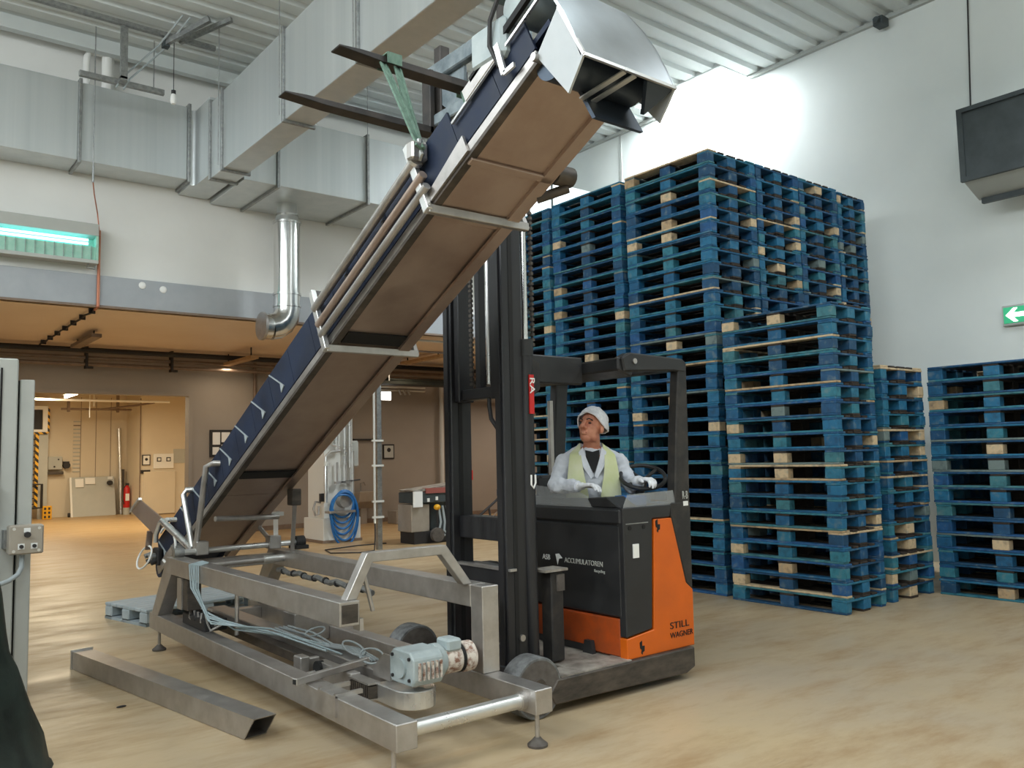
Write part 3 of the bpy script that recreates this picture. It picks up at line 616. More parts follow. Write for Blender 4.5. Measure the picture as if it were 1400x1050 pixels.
# ------------------------------------------------------------------ far room through the doorway
lb = thing('steel_sheet', 'large cream steel panel with paper notes leaning on the far room wall', 'panel', (5.65, 26.5, 0))
put('sheet', MB().prism([(26.4, 0.0), (26.44, 0.0), (26.74, 1.1), (26.70, 1.1)], 0, 5.08, 6.24), 'cab_grey', lb)
put('edge', MB().prism([(26.36, 0.0), (26.40, 0.0), (26.70, 1.1), (26.66, 1.1)], 0, 5.06, 5.11), 'white', lb)
for (a, b, z0, z1) in ((5.2, 5.42, 0.82, 1.06), (5.46, 5.72, 0.9, 1.08)):
    y = 26.36+0.3*z0/1.1
    put('note', MB().prism([(y, z0), (y+0.01, z0), (y+0.01+0.3*(z1-z0)/1.1, z1), (y+0.3*(z1-z0)/1.1, z1)], 0, a, b), 'paper', lb)
put('knob', MB().cyl((6.1, 26.5, 0.92), (6.1, 26.64, 0.92), 0.07, 12), 'cable_dark', lb)
put('hole', MB().box(6.06, 6.2, 26.66, 26.68, 1.02, 1.1), 'white', lb)
put('caster', MB().cyl((5.0, 26.45, 0.06), (5.05, 26.45, 0.06), 0.06, 12), 'cable_dark', lb)
sp = thing('leaning_pole', 'tall shiny steel tube leaning in the far room corner', 'pole', (6.4, 26.6, 0))
put('tube', MB().cyl((6.40, 26.5, 0), (6.36, 26.72, 2.5), 0.05, 12), 'steel_bright', sp, smooth=True)
put('channel', MB().box(6.42, 6.5, 26.6, 26.7, 0, 1.3), 'dirty_metal', sp)
fe = thing('fire_extinguisher', 'red fire extinguisher standing in the far room corner', 'fire extinguisher', (6.52, 26.3, 0))
ex, ey = 6.47, 26.2
put('cylinder', MB().lathe([(0.0, 0.2), (0.085, 0.2), (0.09, 0.24), (0.09, 0.74), (0.06, 0.82), (0.03, 0.84)], (ex, ey, 0), 2, 20), 'red', fe, smooth=True)
put('base', MB().lathe([(0.08, 0.0), (0.09, 0.0), (0.09, 0.2), (0.08, 0.2)], (ex, ey, 0), 2, 20), 'cab_grey', fe)
put('label_plate', MB().box(ex-0.05, ex+0.05, ey-0.10, ey-0.085, 0.4, 0.6), 'paper', fe)
put('valve', MB().box(ex-0.03, ex+0.06, ey-0.03, ey+0.03, 0.83, 0.9), 'cable_dark', fe)
put('hose', MB().tube([(ex-0.02, ey-0.03, 0.86), (ex-0.10, ey-0.04, 0.75), (ex-0.11, ey-0.04, 0.45), (ex-0.08, ey-0.07, 0.3)], 0.012, 8), 'cable_dark', fe)
cb = thing('control_box', 'cream control box with holder on the far room wall beside the striped post', 'control box', (4.68, 26.7, 1.2))
put('case', MB().box(4.5, 4.86, 26.6, 26.78, 1.34, 1.7), 'cab_grey', cb, bevel=0.01)
put('knob', MB().cyl((4.66, 26.58, 1.42), (4.66, 26.6, 1.42), 0.025, 10), 'cable_dark', cb)
put('knob', MB().cyl((4.76, 26.58, 1.62), (4.76, 26.6, 1.62), 0.02, 10), 'cable_dark', cb)
put('rack', MB().box(4.44, 4.9, 26.62, 26.78, 1.2, 1.28), 'dirty_metal', cb)
put('reel', MB().cyl((4.98, 26.6, 1.45), (4.98, 26.78, 1.45), 0.09, 14).box(4.9, 5.06, 26.7, 26.79, 1.48, 1.56), 'cable_dark', cb)
tn = thing('far_notice', 'framed white notice with round symbol beside the far room door', 'notice', (6.75, 25.28, 1.4))
put('frame', MB().box(6.64, 6.86, 25.27, 25.3, 1.40, 1.70), 'cable_dark', tn)
put('sheet', MB().box(6.665, 6.835, 25.26, 25.27, 1.425, 1.675), 'paper', tn)
put('symbol', MB().ell((6.75, 25.257, 1.57), 0.04, 0.005, 0.04), 'cable_dark', tn)
pt = thing('purple_plate', 'small dark purple plate below the framed notice in far room', 'plate', (6.7, 25.28, 1.16))
put('plate', MB().box(6.6, 6.86, 25.26, 25.3, 1.17, 1.27), 'cable_dark', pt)
dt = thing('door_control', 'cream switch panel with two square buttons on the far room wall', 'switch panel', (7.2, 25.28, 1.3))
put('plate', MB().box(6.95, 7.5, 25.25, 25.3, 1.3, 1.72), 'white', dt, bevel=0.01)
for x in (7.03, 7.29):
    put('button_frame', MB().box(x, x+0.12, 25.24, 25.25, 1.5, 1.62), 'cable_dark', dt)
    put('button', MB().box(x+0.025, x+0.095, 25.23, 25.24, 1.525, 1.595), 'white', dt)
gp = thing('grey_plate', 'grey rectangular plate on the cream far wall near the doorway edge', 'plate', (7.7, 25.28, 1.45))
put('plate', MB().box(7.5, 8.1, 25.27, 25.3, 1.45, 1.85), 'cab_grey', gp)
put('small_plate', MB().box(7.85, 8.1, 25.27, 25.3, 1.05, 1.28), 'cab_grey', gp)
fd = thing('far_door', 'cream sliding door leaf in the far room wall', 'door', (7.2, 25.28, 0))
put('leaf', MB().box(6.68, 7.55, 25.24, 25.3, 0.02, 1.22), 'wall_cream', fd, bevel=0.01)
rk = thing('striped_frame', 'steel machine frame with black and yellow hazard stripes in far room', 'frame', (4.1, 26.3, 0))
put('top_window', MB().box(3.2, 4.42, 26.3, 26.36, 2.38, 2.45).box(3.2, 4.42, 26.3, 26.36, 3.0, 3.1).box(4.3, 4.42, 26.3, 26.36, 2.45, 3.0), 'white', rk)
put('opening', MB().box(3.2, 4.3, 26.4, 26.42, 2.45, 3.0), 'cable_dark', rk)
put('stripe', MB().box(4.42, 4.47, 26.3, 26.36, 2.36, 3.05), 'hazard', rk)
put('stripe', MB().box(3.6, 4.42, 26.28, 26.3, 2.32, 2.38), 'hazard', rk)
put('striped_post', MB().box(4.12, 4.2, 26.2, 26.28, 0.3, 2.32), 'hazard', rk)
put('guard_panel', MB().box(4.22, 4.45, 26.34, 26.38, 0, 2.34), 'cab_grey', rk)
for i in range(12): put('rung', MB().box(3.7, 4.12, 26.22, 26.25, 0.4+0.16*i, 0.43+0.16*i), 'cable_dark', rk)
put('handle', MB().tube([(4.0, 26.1, 0.32), (4.28, 26.1, 0.32), (4.28, 26.1, 0.95), (4.0, 26.1, 0.95)], 0.035, 8), 'cable_dark', rk)
hz = thing('hazard_block', 'small yellow and black impact guard block on the far room floor', 'guard', (4.4, 26.1, 0))
put('block', MB().box(4.3, 4.52, 26.0, 26.14, 0.0, 0.36), 'yellow', hz, bevel=0.01)
for i in range(3):
    for j in range(2): put('stripe', MB().box(4.33+0.1*j, 4.38+0.1*j, 25.99, 26.0, 0.04+0.11*i, 0.10+0.11*i), 'cable_dark', hz)
fl = thing('far_tube_lamp', 'lit fluorescent tube lamp under the far room ceiling', 'light', (3.85, 20.1, 2.9))
put('tube', MB().cyl((3.80, 20.6, 2.95), (3.80, 19.5, 2.95), 0.035, 12), 'lit_tube_warm', fl, smooth=True)
put('housing', MB().box(3.74, 3.86, 19.4, 20.7, 2.99, 3.04), 'white', fl)
put('hanger', MB().cyl((3.8, 20.0, 3.04), (3.8, 20.0, 3.5), 0.008, 6), 'cable_dark', fl)
fp = thing('far_pipework', 'thin cream pipes hung below the far room ceiling', 'pipes', (5.2, 24, 3.1))
put('pipe', MB().cyl((1.5, 24.0, 3.12), (7.0, 24.0, 3.12), 0.03, 8), 'white', fp)
put('pipe', MB().cyl((4.6, 25.5, 2.98), (6.4, 25.5, 2.98), 0.03, 8), 'pipe_brown', fp)
put('pipe', MB().tube([(5.6, 25.5, 2.98), (6.3, 24.5, 3.05), (6.6, 24.0, 3.1)], 0.03, 8), 'pipe_brown', fp)
for x in (4.75, 6.0): put('hanger', MB().box(x, x+0.06, 25.45, 25.55, 2.9, 3.5), 'pipe_brown', fp)
for x in (5.1, 5.2): put('rod', MB().cyl((x, 24.5, 2.7+0.3*(x > 5.15)), (x, 24.5, 3.5), 0.012, 6), 'white', fp)
ldr = thing('air_vent', 'narrow column of horizontal vent slats on the far room wall', 'vent', (5.35, 26.78, 1.2))
for i in range(14): put('slat', MB().box(5.16, 5.34, 26.775, 26.8, 1.25+i*0.11, 1.28+i*0.11), 'cab_grey' if i != 12 else 'pipe_brown', ldr)
# ------------------------------------------------------------------ pallets
# wooden four-way pallets, 1.2 m along Y, 0.8 m along X, each board and block a part
PART_MESH = {}
def pm(name, w, l, h, m='pallet'):
    k = (name, w, l, h, m)
    if k not in PART_MESH:
        me = MB().box(-w/2, w/2, -l/2, l/2, 0, h).mesh(name, bevel=0.004); me.materials.append(MATS[m]); PART_MESH[k] = me
    return PART_MESH[k]
def pallet_parts():
    L = []
    for x, wd in ((-0.35, 0.1), (0, 0.145), (0.35, 0.1)): L.append(('bottom_board', wd, 1.2, 0.019, x, 0, 0))
    for x, wd in ((-0.35, 0.1), (0, 0.145), (0.35, 0.1)):
        for y in (-0.5275, 0, 0.5275): L.append(('block', wd, 0.145, 0.087, x, y, 0.019))
    for y in (-0.5275, 0, 0.5275): L.append(('stringer_board', 0.8, 0.145, 0.019, 0, y, 0.106))
    for x, wd in ((-0.3275, 0.145), (-0.17, 0.1), (0, 0.145), (0.17, 0.1), (0.3275, 0.145)): L.append(('top_board', wd, 1.2, 0.019, x, 0, 0.125))
    return L
PP = pallet_parts()
whole = MB()
for n, w_, l_, h_, x, y, z in PP: whole.box(x-w_/2, x+w_/2, y-l_/2, y+l_/2, z, z+h_)
WHOLE = whole.mesh('pallet'); WHOLE.materials.append(MATS['pallet'])
ONES = ['first', 'second', 'third', 'fourth', 'fifth', 'sixth', 'seventh', 'eighth', 'ninth', 'tenth', 'eleventh', 'twelfth', 'thirteenth', 'fourteenth',
        'fifteenth', 'sixteenth', 'seventeenth', 'eighteenth', 'nineteenth']
def ordinal(n):
    if n <= 19: return ONES[n-1]
    if n in (20, 30): return {20: 'twentieth', 30: 'thirtieth'}[n]
    return {2: 'twenty', 3: 'thirty'}[n//10] + '-' + ONES[n % 10-1]
def pallet(loc, rz, label, group, sx=1.0, sz=1.0, detail=True):
    if not detail:
        o = bpy.data.objects.new('pallet', WHOLE); COL.objects.link(o)
    else:
        o = bpy.data.objects.new('pallet', None); COL.objects.link(o); o.empty_display_size = 0.1
        for n, w_, l_, h_, x, y, z in PP:
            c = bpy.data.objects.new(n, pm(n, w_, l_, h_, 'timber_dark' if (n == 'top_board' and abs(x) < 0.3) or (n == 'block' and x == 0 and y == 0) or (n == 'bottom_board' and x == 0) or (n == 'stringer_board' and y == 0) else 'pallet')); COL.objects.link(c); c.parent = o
            c.location = (x + random.uniform(-0.004, 0.004), y + random.uniform(-0.006, 0.006), z)
    o.location = loc; o.rotation_euler = (0, 0, rz); o.scale = (sx, 1, sz)
    o['label'] = label; o['category'] = 'pallet'; o['group'] = group
def stack(x0, y0, n, pitch, where, group, sx=1.0, detail=True, jit=0.007):
    for k in range(n):
        pos = 'topmost' if k == n-1 else ('lowest' if k == 0 else ordinal(k+1)+' from floor')
        lab = 'blue wooden pallet, %s, %s' % (pos, where)
        pallet((x0+0.4*sx+random.uniform(-jit, jit), y0+0.6+random.uniform(-jit, jit), k*pitch), math.radians(random.uniform(-0.4, 0.4)), lab, group, sx, pitch/0.144, detail)
stack(6.97, 5.42, 31, 0.1484, 'tall stack at the free corner of the block', 'tall pallet block')
stack(6.97, 6.70, 31, 0.1484, 'tall stack directly behind the driver', 'tall pallet block')
stack(6.97, 7.97, 31, 0.1484, 'tall stack beside the mast piston rod', 'tall pallet block')
stack(7.795, 5.42, 31, 0.1484, 'tall stack second from corner towards wall', 'tall pallet block')
stack(8.62, 5.42, 31, 0.1484, 'tall stack third from corner towards wall', 'tall pallet block')
stack(9.445, 5.42, 31, 0.1478, 'tall stack closest to the grey wall', 'tall pallet block', sx=0.78)
stack(6.88, 4.07, 19, 0.1452, 'low front stack before the tall block', 'low pallet stacks', sx=0.84)
stack(7.74, 4.10, 15, 0.1490, 'short stack between two low stacks', 'low pallet stacks')
stack(8.52, 2.84, 15, 0.1490, 'short stack under the exit sign', 'low pallet stacks')
stack(7.80, 6.72, 31, 0.1484, 'inner stack behind the driver stack', 'inner pallets of the block', detail=False)
stack(9.38, 2.86, 15, 0.1490, 'inner stack behind the exit sign stack', 'inner pallets of the block', detail=False)

# light blue plastic pallet behind the conveyor frame
pb = thing('plastic_pallet', 'pale blue plastic pallet lying on the floor behind the conveyor frame', 'pallet', (2.0, 8.83, 0))
pb.rotation_euler = (0, 0, math.radians(12)); pb['_o'] = (0, 0, 0)
for i in range(3):
    put('runner', MB().box(0.0, 1.2, -0.80+0.33*i, -0.80+0.33*i+0.13, 0, 0.025), 'plastic_blue', pb)
for i in range(3):
    for j in range(3):
        put('block', MB().box(0.0+0.53*i, 0.14+0.53*i, -0.80+0.33*j, -0.80+0.33*j+0.13, 0.025, 0.12), 'plastic_blue', pb, bevel=0.01)
put('side_runner', MB().box(0.0, 0.14, -0.80, -0.01, 0, 0.025), 'plastic_blue', pb)
for i in range(7):
    put('deck_slat', MB().box(0, 1.2, -0.805+0.115*i, -0.805+0.115*i+0.105, 0.12, 0.15), 'plastic_blue', pb, bevel=0.006)
# ------------------------------------------------------------------ the inclined conveyor and its base frame
cv = thing('incline_conveyor', 'long inclined stainless conveyor with blue belt lifted on its steel base frame', 'conveyor', (2.38, 5.2, 0))
XA0, XA1, XB0, XB1 = 1.93, 2.04, 2.72, 2.83
for nm, a, b in (('lower_rail', XA0, XA1), ('lower_rail', XB0, XB1)):
    put(nm, MB().box(a, b, 3.30, 7.08, 0.17, 0.29), 'steel', cv, bevel=0.004)
for a, b in ((XA0, XA1), (XB0, XB1)):
    y1 = 3.83 if a < 2.5 else 3.841
    put('upper_rail', MB().box(a, b, y1, 6.66, 0.63, 0.75), 'steel', cv, bevel=0.004)
    put('slanted_post', MB().prism([(7.10, 0.20), (6.97, 0.18), (6.50, 0.68), (6.66, 0.74)], 0, a+0.002, b-0.002), 'steel', cv, bevel=0.004)
put('end_cap', MB().box(XA0+0.012, XA1-0.012, 3.825, 3.832, 0.645, 0.735), 'dirty_metal', cv)
put('end_tab', MB().box(XA1, XA1+0.02, 3.83, 3.90, 0.60, 0.66), 'steel', cv)
put('upright_post', MB().box(XB0, XB1, 3.73, 3.84, 0.291, 0.75), 'steel', cv, bevel=0.004)
# hoop across the frame
hp = [(XA0+0.05, 0.75), (XA0+0.17, 0.975), (XB0-0.14, 0.975), (XB0+0.03, 0.75)]
hi_ = [(XA0+0.11, 0.75), (XA0+0.20, 0.925), (XB0-0.17, 0.925), (XB0-0.03, 0.75)]
put('hoop', MB().prism(hp + hi_[::-1], 1, 3.86, 3.92), 'steel', cv, bevel=0.003)
put('hoop_pin', MB().cyl((XA1+0.05, 3.88, 0.87), (XA1+0.10, 3.88, 0.68), 0.012, 8), 'steel', cv, smooth=True)
# front cross tube
put('cross_tube', MB().cyl((XA1-0.005, 3.40, 0.225), (XB0+0.005, 3.40, 0.225), 0.036, 20), 'steel_bright', cv, smooth=True)
put('tube_collar', MB().cyl((XB0-0.03, 3.40, 0.225), (XB0, 3.40, 0.225), 0.044, 20), 'steel', cv, smooth=True)
for (x, y) in ((1.985, 3.42), (2.775, 3.36), (1.985, 7.0), (2.775, 7.0)):
    ft = put('foot_spindle', MB().cyl((x, y, 0.02), (x, y, 0.18), 0.012, 10), 'steel', cv, smooth=True)
    put('foot_pad', MB().lathe([(0.0, 0.0), (0.05, 0.0), (0.052, 0.012), (0.03, 0.03), (0.016, 0.045)], (x, y, 0), 2, 20), 'rubber', ft, smooth=True)
# slot bracket on lower rail and loose square tube lying across
put('rail_bracket', MB().box(XA0-0.01, XA1+0.03, 3.86, 3.88, 0.29, 0.31).box(XA0-0.01, XA1+0.05, 4.03, 4.05, 0.29, 0.31).box(XA0-0.012, XA0, 3.86, 4.05, 0.20, 0.30), 'steel', cv)
put('loose_tube', MB().bar((1.86, 4.20, 0.315), (2.35, 4.32, 0.325), 0.035, 0.035), 'steel', cv, bevel=0.003)
put('loose_tube_end', MB().bar((1.858, 4.1995, 0.315), (1.862, 4.2005, 0.315), 0.024, 0.024), 'dark_hole', cv)
# centre beam with drive
put('centre_beam', MB().box(2.32, 2.46, 3.95, 6.9, 0.19, 0.30), 'steel', cv, bevel=0.006)
put('centre_channel', MB().box(2.24, 2.32, 4.35, 6.9, 0.20, 0.26), 'dirty_metal', cv, bevel=0.004)
put('cross_member', MB().box(XA1, XB0, 6.78, 6.88, 0.18, 0.27), 'steel', cv, bevel=0.004)
put('cross_member', MB().box(XA1, XB0, 6.50, 6.58, 0.64, 0.72), 'steel', cv, bevel=0.004)
put('gusset', MB().box(2.46, 2.72, 5.55, 5.75, 0.20, 0.40), 'steel', cv, bevel=0.006)
put('beam_plate', MB().box(2.18, 2.24, 4.20, 4.62, 0.19, 0.30), 'steel', cv, bevel=0.004)
put('beam_clamp', MB().box(2.10, 2.16, 4.66, 4.76, 0.20, 0.32).box(2.16, 2.24, 4.70, 4.74, 0.22, 0.30), 'steel', cv, bevel=0.006)
put('clamp_bolt', MB().cyl((2.06, 4.60, 0.23), (2.2, 4.60, 0.24), 0.015, 10), 'steel_bright', cv, smooth=True)
put('clamp_wheel', MB().cyl((2.16, 4.58, 0.26), (2.20, 4.58, 0.26), 0.045, 14), 'dark_hole', cv, smooth=True)
for i in range(10):
    put('chain_link', MB().box(2.17, 2.23, 3.98+i*0.022, 3.994+i*0.022, 0.215, 0.275), 'dirty_metal', cv)
put('chain_strip', MB().box(2.165, 2.235, 3.98, 4.20, 0.283, 0.292).box(2.165, 2.235, 3.98, 4.20, 0.205, 0.212), 'steel', cv)
# drive housing: rounded cover
pc = [(2.22, 4.0)] + [(2.33+0.11*math.cos(t), 3.80+0.11*math.sin(t)) for t in [math.pi + i*math.pi/12 for i in range(13)]] + [(2.44, 4.0)]
put('drive_cover', MB().prism(pc, 2, 0.195, 0.285), 'steel_bright', cv, bevel=0.004)
put('drive_plate', MB().prism([(4.10, 0.30), (4.10, 0.34), (3.99, 0.43), (3.92, 0.43), (3.92, 0.30)], 0, 2.26, 2.27), 'steel', cv)
gm = put('gear_motor', MB().prism([(3.62, 0.30), (3.84, 0.30), (3.86, 0.33), (3.86, 0.45), (3.82, 0.485), (3.64, 0.485), (3.60, 0.45), (3.60, 0.33)], 0, 2.13, 2.33), 'motor_blue', cv, bevel=0.008)
put('output_hub', MB().lathe([(0.03, 2.115), (0.055, 2.115), (0.055, 2.14), (0.03, 2.14)], (0, 3.73, 0.39), 0, 20), 'motor_blue', gm, smooth=True)
put('hub_bore', MB().cyl((2.118, 3.73, 0.39), (2.135, 3.73, 0.39), 0.032, 16), 'dark_hole', gm)
for (y, z) in ((3.64, 0.335), (3.82, 0.335), (3.64, 0.45), (3.82, 0.45)):
    put('bolt', MB().cyl((2.12, y, z), (2.135, y, z), 0.01, 8), 'cable_dark', gm)
for i in range(6):
    put('cooling_rib', MB().box(2.16+0.028*i, 2.172+0.028*i, 3.585, 3.62, 0.335, 0.43), 'motor_worn', gm)
put('bell', MB().lathe([(0.10, 2.33), (0.10, 2.37), (0.075, 2.40)], (0, 3.73, 0.39), 0, 24), 'motor_blue', gm, smooth=True)
put('motor_body', MB().lathe([(0.075, 2.40), (0.08, 2.41), (0.08, 2.53), (0.075, 2.54)], (0, 3.73, 0.385), 0, 24), 'motor_worn', gm, smooth=True)
put('terminal_box', MB().box(2.40, 2.50, 3.66, 3.79, 0.44, 0.51), 'motor_blue', gm, bevel=0.012)
put('band', MB().lathe([(0.082, 2.505), (0.084, 2.505), (0.084, 2.525), (0.082, 2.525)], (0, 3.73, 0.385), 0, 24), 'dark_hole', gm)
put('fan_cowl', MB().lathe([(0.084, 2.53), (0.088, 2.54), (0.088, 2.60), (0.06, 2.62), (0.0, 2.622)], (0, 3.73, 0.385), 0, 24), 'motor_worn', gm, smooth=True)
gm.scale = (0.9, 0.9, 0.9); gm.location = (0.0945, -0.087, 0.044)
# valve manifold and cable bundles on the frame
put('junction_box', MB().box(1.95, 2.05, 6.22, 6.42, 0.40, 0.62), 'dirty_metal', cv, bevel=0.006)
put('junction_cover', MB().box(1.94, 1.95, 6.32, 6.42, 0.40, 0.62), 'steel', cv)
put('manifold', MB().box(1.98, 2.14, 5.95, 6.42, 0.29, 0.37), 'cable_dark', cv, bevel=0.006)
for i in range(9):
    y = 6.3-0.04*i
    put('cable', MB().tube([(2.0, y, 0.40), (1.98+0.01*(i % 3), y-0.04, 0.35), (2.0+0.02*(i % 4), y-0.10, 0.31), (2.08, y-0.16, 0.36), (2.15, y-0.3, 0.33)], 0.008, 6), 'cable_dark' if i % 2 else 'steel', cv, smooth=True)
for i in range(6):
    put('air_hose', MB().tube([(1.99, 5.9+0.025*i, 0.765), (1.918-0.004*i, 5.89+0.025*i, 0.75), (1.912-0.008*(i % 3), 5.87+0.02*i, 0.60), (1.94+0.01*(i % 2), 5.82-0.02*i, 0.46-0.015*i), (2.08+0.03*i, 5.65-0.05*i, 0.34+0.01*(i % 3)), (2.30+0.03*(i % 4), 5.3-0.14*i, 0.315)], 0.0055, 6), 'cable_blue', cv, smooth=True)
for i in range(4):
    put('signal_cable', MB().tube([(2.30+0.03*i, 5.5, 0.34), (2.34+0.03*i, 5.2, 0.315+0.02*(i % 2)), (2.36+0.02*i, 4.9, 0.31), (2.38+0.02*i, 4.6, 0.33), (2.37+0.02*i, 4.35, 0.31)], 0.007, 6), 'cable_grey', cv, smooth=True)
for i, (x, y) in enumerate(((2.38, 4.55), (2.36, 4.30), (2.42, 5.15))):
    put('cable_loop', MB().tube([(x+0.05*math.cos(t), y+0.10*math.sin(t), 0.325+0.025*(1+math.sin(t*1.0+i))) for t in [k*2*math.pi/16 for k in range(16)]], 0.006, 6, closed=True), 'cable_grey', cv, smooth=True)
put('sensor_block', MB().box(2.34, 2.44, 4.10, 4.20, 0.30, 0.345), 'yellow', cv, bevel=0.006)
put('sensor_face', MB().box(2.33, 2.44, 4.09, 4.10, 0.30, 0.34), 'cable_dark', cv)
put('support_rod', MB().cyl((2.10, 5.66, 0.30), (2.10, 5.66, 0.66), 0.015, 8), 'steel', cv)
put('hose_wrap', MB().tube([(2.70, 6.4-0.1*i, 0.60+0.012*math.sin(i*2.0)) for i in range(16)], 0.02, 8), 'galv', cv, smooth=True)
for i in range(8): put('hose_band', MB().cyl((2.70, 6.3-0.18*i, 0.60), (2.70, 6.28-0.18*i, 0.60), 0.025, 10), 'cable_dark', cv)

# ---- inclined body. s = distance up the slope, n = height above the underside
XL, XR = 2.15, 2.61
SL = 0.50198; TH = math.atan(SL); CT, ST = math.cos(TH), math.sin(TH)
def yz(s, n=0.0, y0=7.6):
    z0 = 4.275 - SL*y0
    return (y0 - s*CT + n*ST, z0 + s*ST + n*CT)
def S_of(y): return (7.6-y)/CT
def slab(x0, x1, s0, s1, n0, n1):
    return MB().prism([yz(s0, n0), yz(s1, n0), yz(s1, n1), yz(s0, n1)], 0, x0, x1)
def S3(x, s, n): y, z = yz(s, n); return (x, y, z)
sT = S_of(2.47)
plates = [0.55, S_of(6.12), S_of(4.36), S_of(3.34), S_of(2.98), sT]
for i, (a, b) in enumerate(zip(plates, plates[1:])):
    put('underside_plate', slab(XL+0.005, XR-0.005, a+0.006, b-0.006, 0.0 if i < 3 else -0.012, 0.012), 'steel_plate', cv, bevel=0.002)
for i, y in enumerate((5.85, 4.30)):
    s = S_of(y)
    put('underside_gap', slab(XL+0.03, XR-0.03, s, s+0.10, -0.014, -0.002), 'dark_hole', cv)
put('side_rail', slab(XL-0.02, XL+0.012, 0.35, sT, 0.0, 0.045), 'steel', cv, bevel=0.003)
put('side_rail', slab(XR-0.012, XR+0.02, 0.35, sT, 0.0, 0.055), 'steel', cv, bevel=0.003)
put('edge_lip', slab(XL-0.022, XL+0.02, 0.35, sT, -0.018, 0.0), 'dirty_metal', cv)
put('edge_lip', slab(XR-0.05, XR+0.022, 0.35, sT, -0.03, -0.012), 'steel_plate', cv)
put('belt', slab(XL+0.01, XR-0.01, 0.1, sT+0.1, 0.10, 0.125), 'belt_blue', cv)
# blue skirts along both sides, a panel every 0.34 m with a pale seam strip
k = 0
s = 0.12
while s < sT-0.05:
    e = min(s+0.335, sT)
    for x0, x1 in ((XL-0.012, XL+0.0), (XR, XR+0.012)):
        put('belt_skirt', slab(x0, x1, s+0.002, e-0.002, 0.06, 0.305 if e < S_of(2.9) else 0.22), 'belt_blue', cv)
    if e < S_of(4.5):
        a = Vector(S3(XL-0.016, s+0.03, 0.30)); b = Vector(S3(XL-0.016, s+0.20, 0.12))
        st = put('skirt_strip', MB().bar(a, b, 0.006, 0.010, (1, 0, 0)), 'cable_grey', cv)
        put('strip_bracket', MB().prism([yz(s+0.16, 0.17), yz(s+0.20, 0.12), yz(s+0.15, 0.10)], 0, XL-0.02, XL-0.014), 'cable_grey', st)
    s = e
# brackets round the conveyor with side tubes between them
SM, SU = S_of(4.335), S_of(3.27)
for i, sb in enumerate((SM, SU)):
    bk = put('cross_bracket', MB().bar(S3(XL-0.05, sb, -0.03), S3(XR+0.09, sb, -0.03), 0.04, 0.04, (0, 0, 1)), 'steel', cv, bevel=0.003)
    put('bracket_upright', MB().bar(S3(XL-0.05, sb, -0.045), S3(XL-0.05, sb, 0.36), 0.045, 0.03, (1, 0, 0)), 'steel_bright', bk, bevel=0.003)
    put('bracket_upright', MB().bar(S3(XR+0.08, sb, -0.045), S3(XR+0.08, sb, 0.20), 0.03, 0.03, (1, 0, 0)), 'steel', bk, bevel=0.003)
    put('bracket_arm', MB().bar(S3(XL-0.05, sb, 0.35), S3(XL+0.06, sb, 0.35), 0.03, 0.03, (0, 0, 1)), 'steel', bk, bevel=0.003)
    put('bracket_brace', MB().bar(S3(XR+0.01, sb+0.0, -0.02), S3(XR+0.08, sb+0.05, 0.07), 0.02, 0.02, (0, 0, 1)), 'steel_bright', bk)
for n, r, m_ in ((0.235, 0.024, 'steel'), (0.125, 0.022, 'steel_plate'), (0.055, 0.019, 'steel')):
    put('guide_tube', MB().cyl(S3(XL-0.06, SM+0.0, n), S3(XL-0.06, SU+0.06, n), r, 18), m_, cv, smooth=True)
put('guide_tube_bore', MB().cyl(S3(XL-0.06, SU+0.058, 0.235), S3(XL-0.06, SU+0.064, 0.235), 0.015, 16), 'dark_hole', cv)
put('tube_flange', MB().cyl(S3(XL-0.06, SU+0.03, 0.235), S3(XL-0.06, SU+0.05, 0.235), 0.042, 18), 'steel_bright', cv, smooth=True)
put('tube_stop', MB().box(XL-0.11, XL-0.02, yz(SU+0.10, 0.3)[0]-0.03, yz(SU+0.10, 0.3)[0]+0.03, yz(SU+0.10, 0.2)[1]-0.01, yz(SU+0.10, 0.2)[1]+0.08), 'steel', cv, bevel=0.01)
put('side_gusset', MB().prism([yz(SU+0.02, 0.0), yz(SU+0.36, 0.0), yz(SU+0.36, 0.09), yz(SU+0.02, 0.05)], 0, XL-0.035, XL-0.022), 'steel', cv)
for n in (0.20, 0.11):
    for q in range(2):
        s0 = SM+0.35+0.45*q
        put('clip', MB().bar(S3(XL-0.03, s0, n+0.05), S3(XL-0.03, s0+0.02, n+0.10), 0.02, 0.02, (1, 0, 0)), 'cable_dark', cv)
put('joint_lip', slab(XL-0.01, XR+0.02, S_of(2.98)-0.02, S_of(2.98)+0.02, -0.03, -0.012), 'steel_plate', cv, bevel=0.004)
# right-hand running gear near the mast
put('end_bearing', MB().cyl(S3(XR+0.05, S_of(2.98), 0.03), S3(XR+0.16, S_of(2.98), 0.03), 0.05, 16), 'dirty_metal', cv, smooth=True)
put('end_rod', MB().cyl(S3(XR+0.02, S_of(3.1), -0.02), S3(XR+0.14, S_of(3.0), -0.02), 0.025, 12), 'dirty_metal', cv, smooth=True)
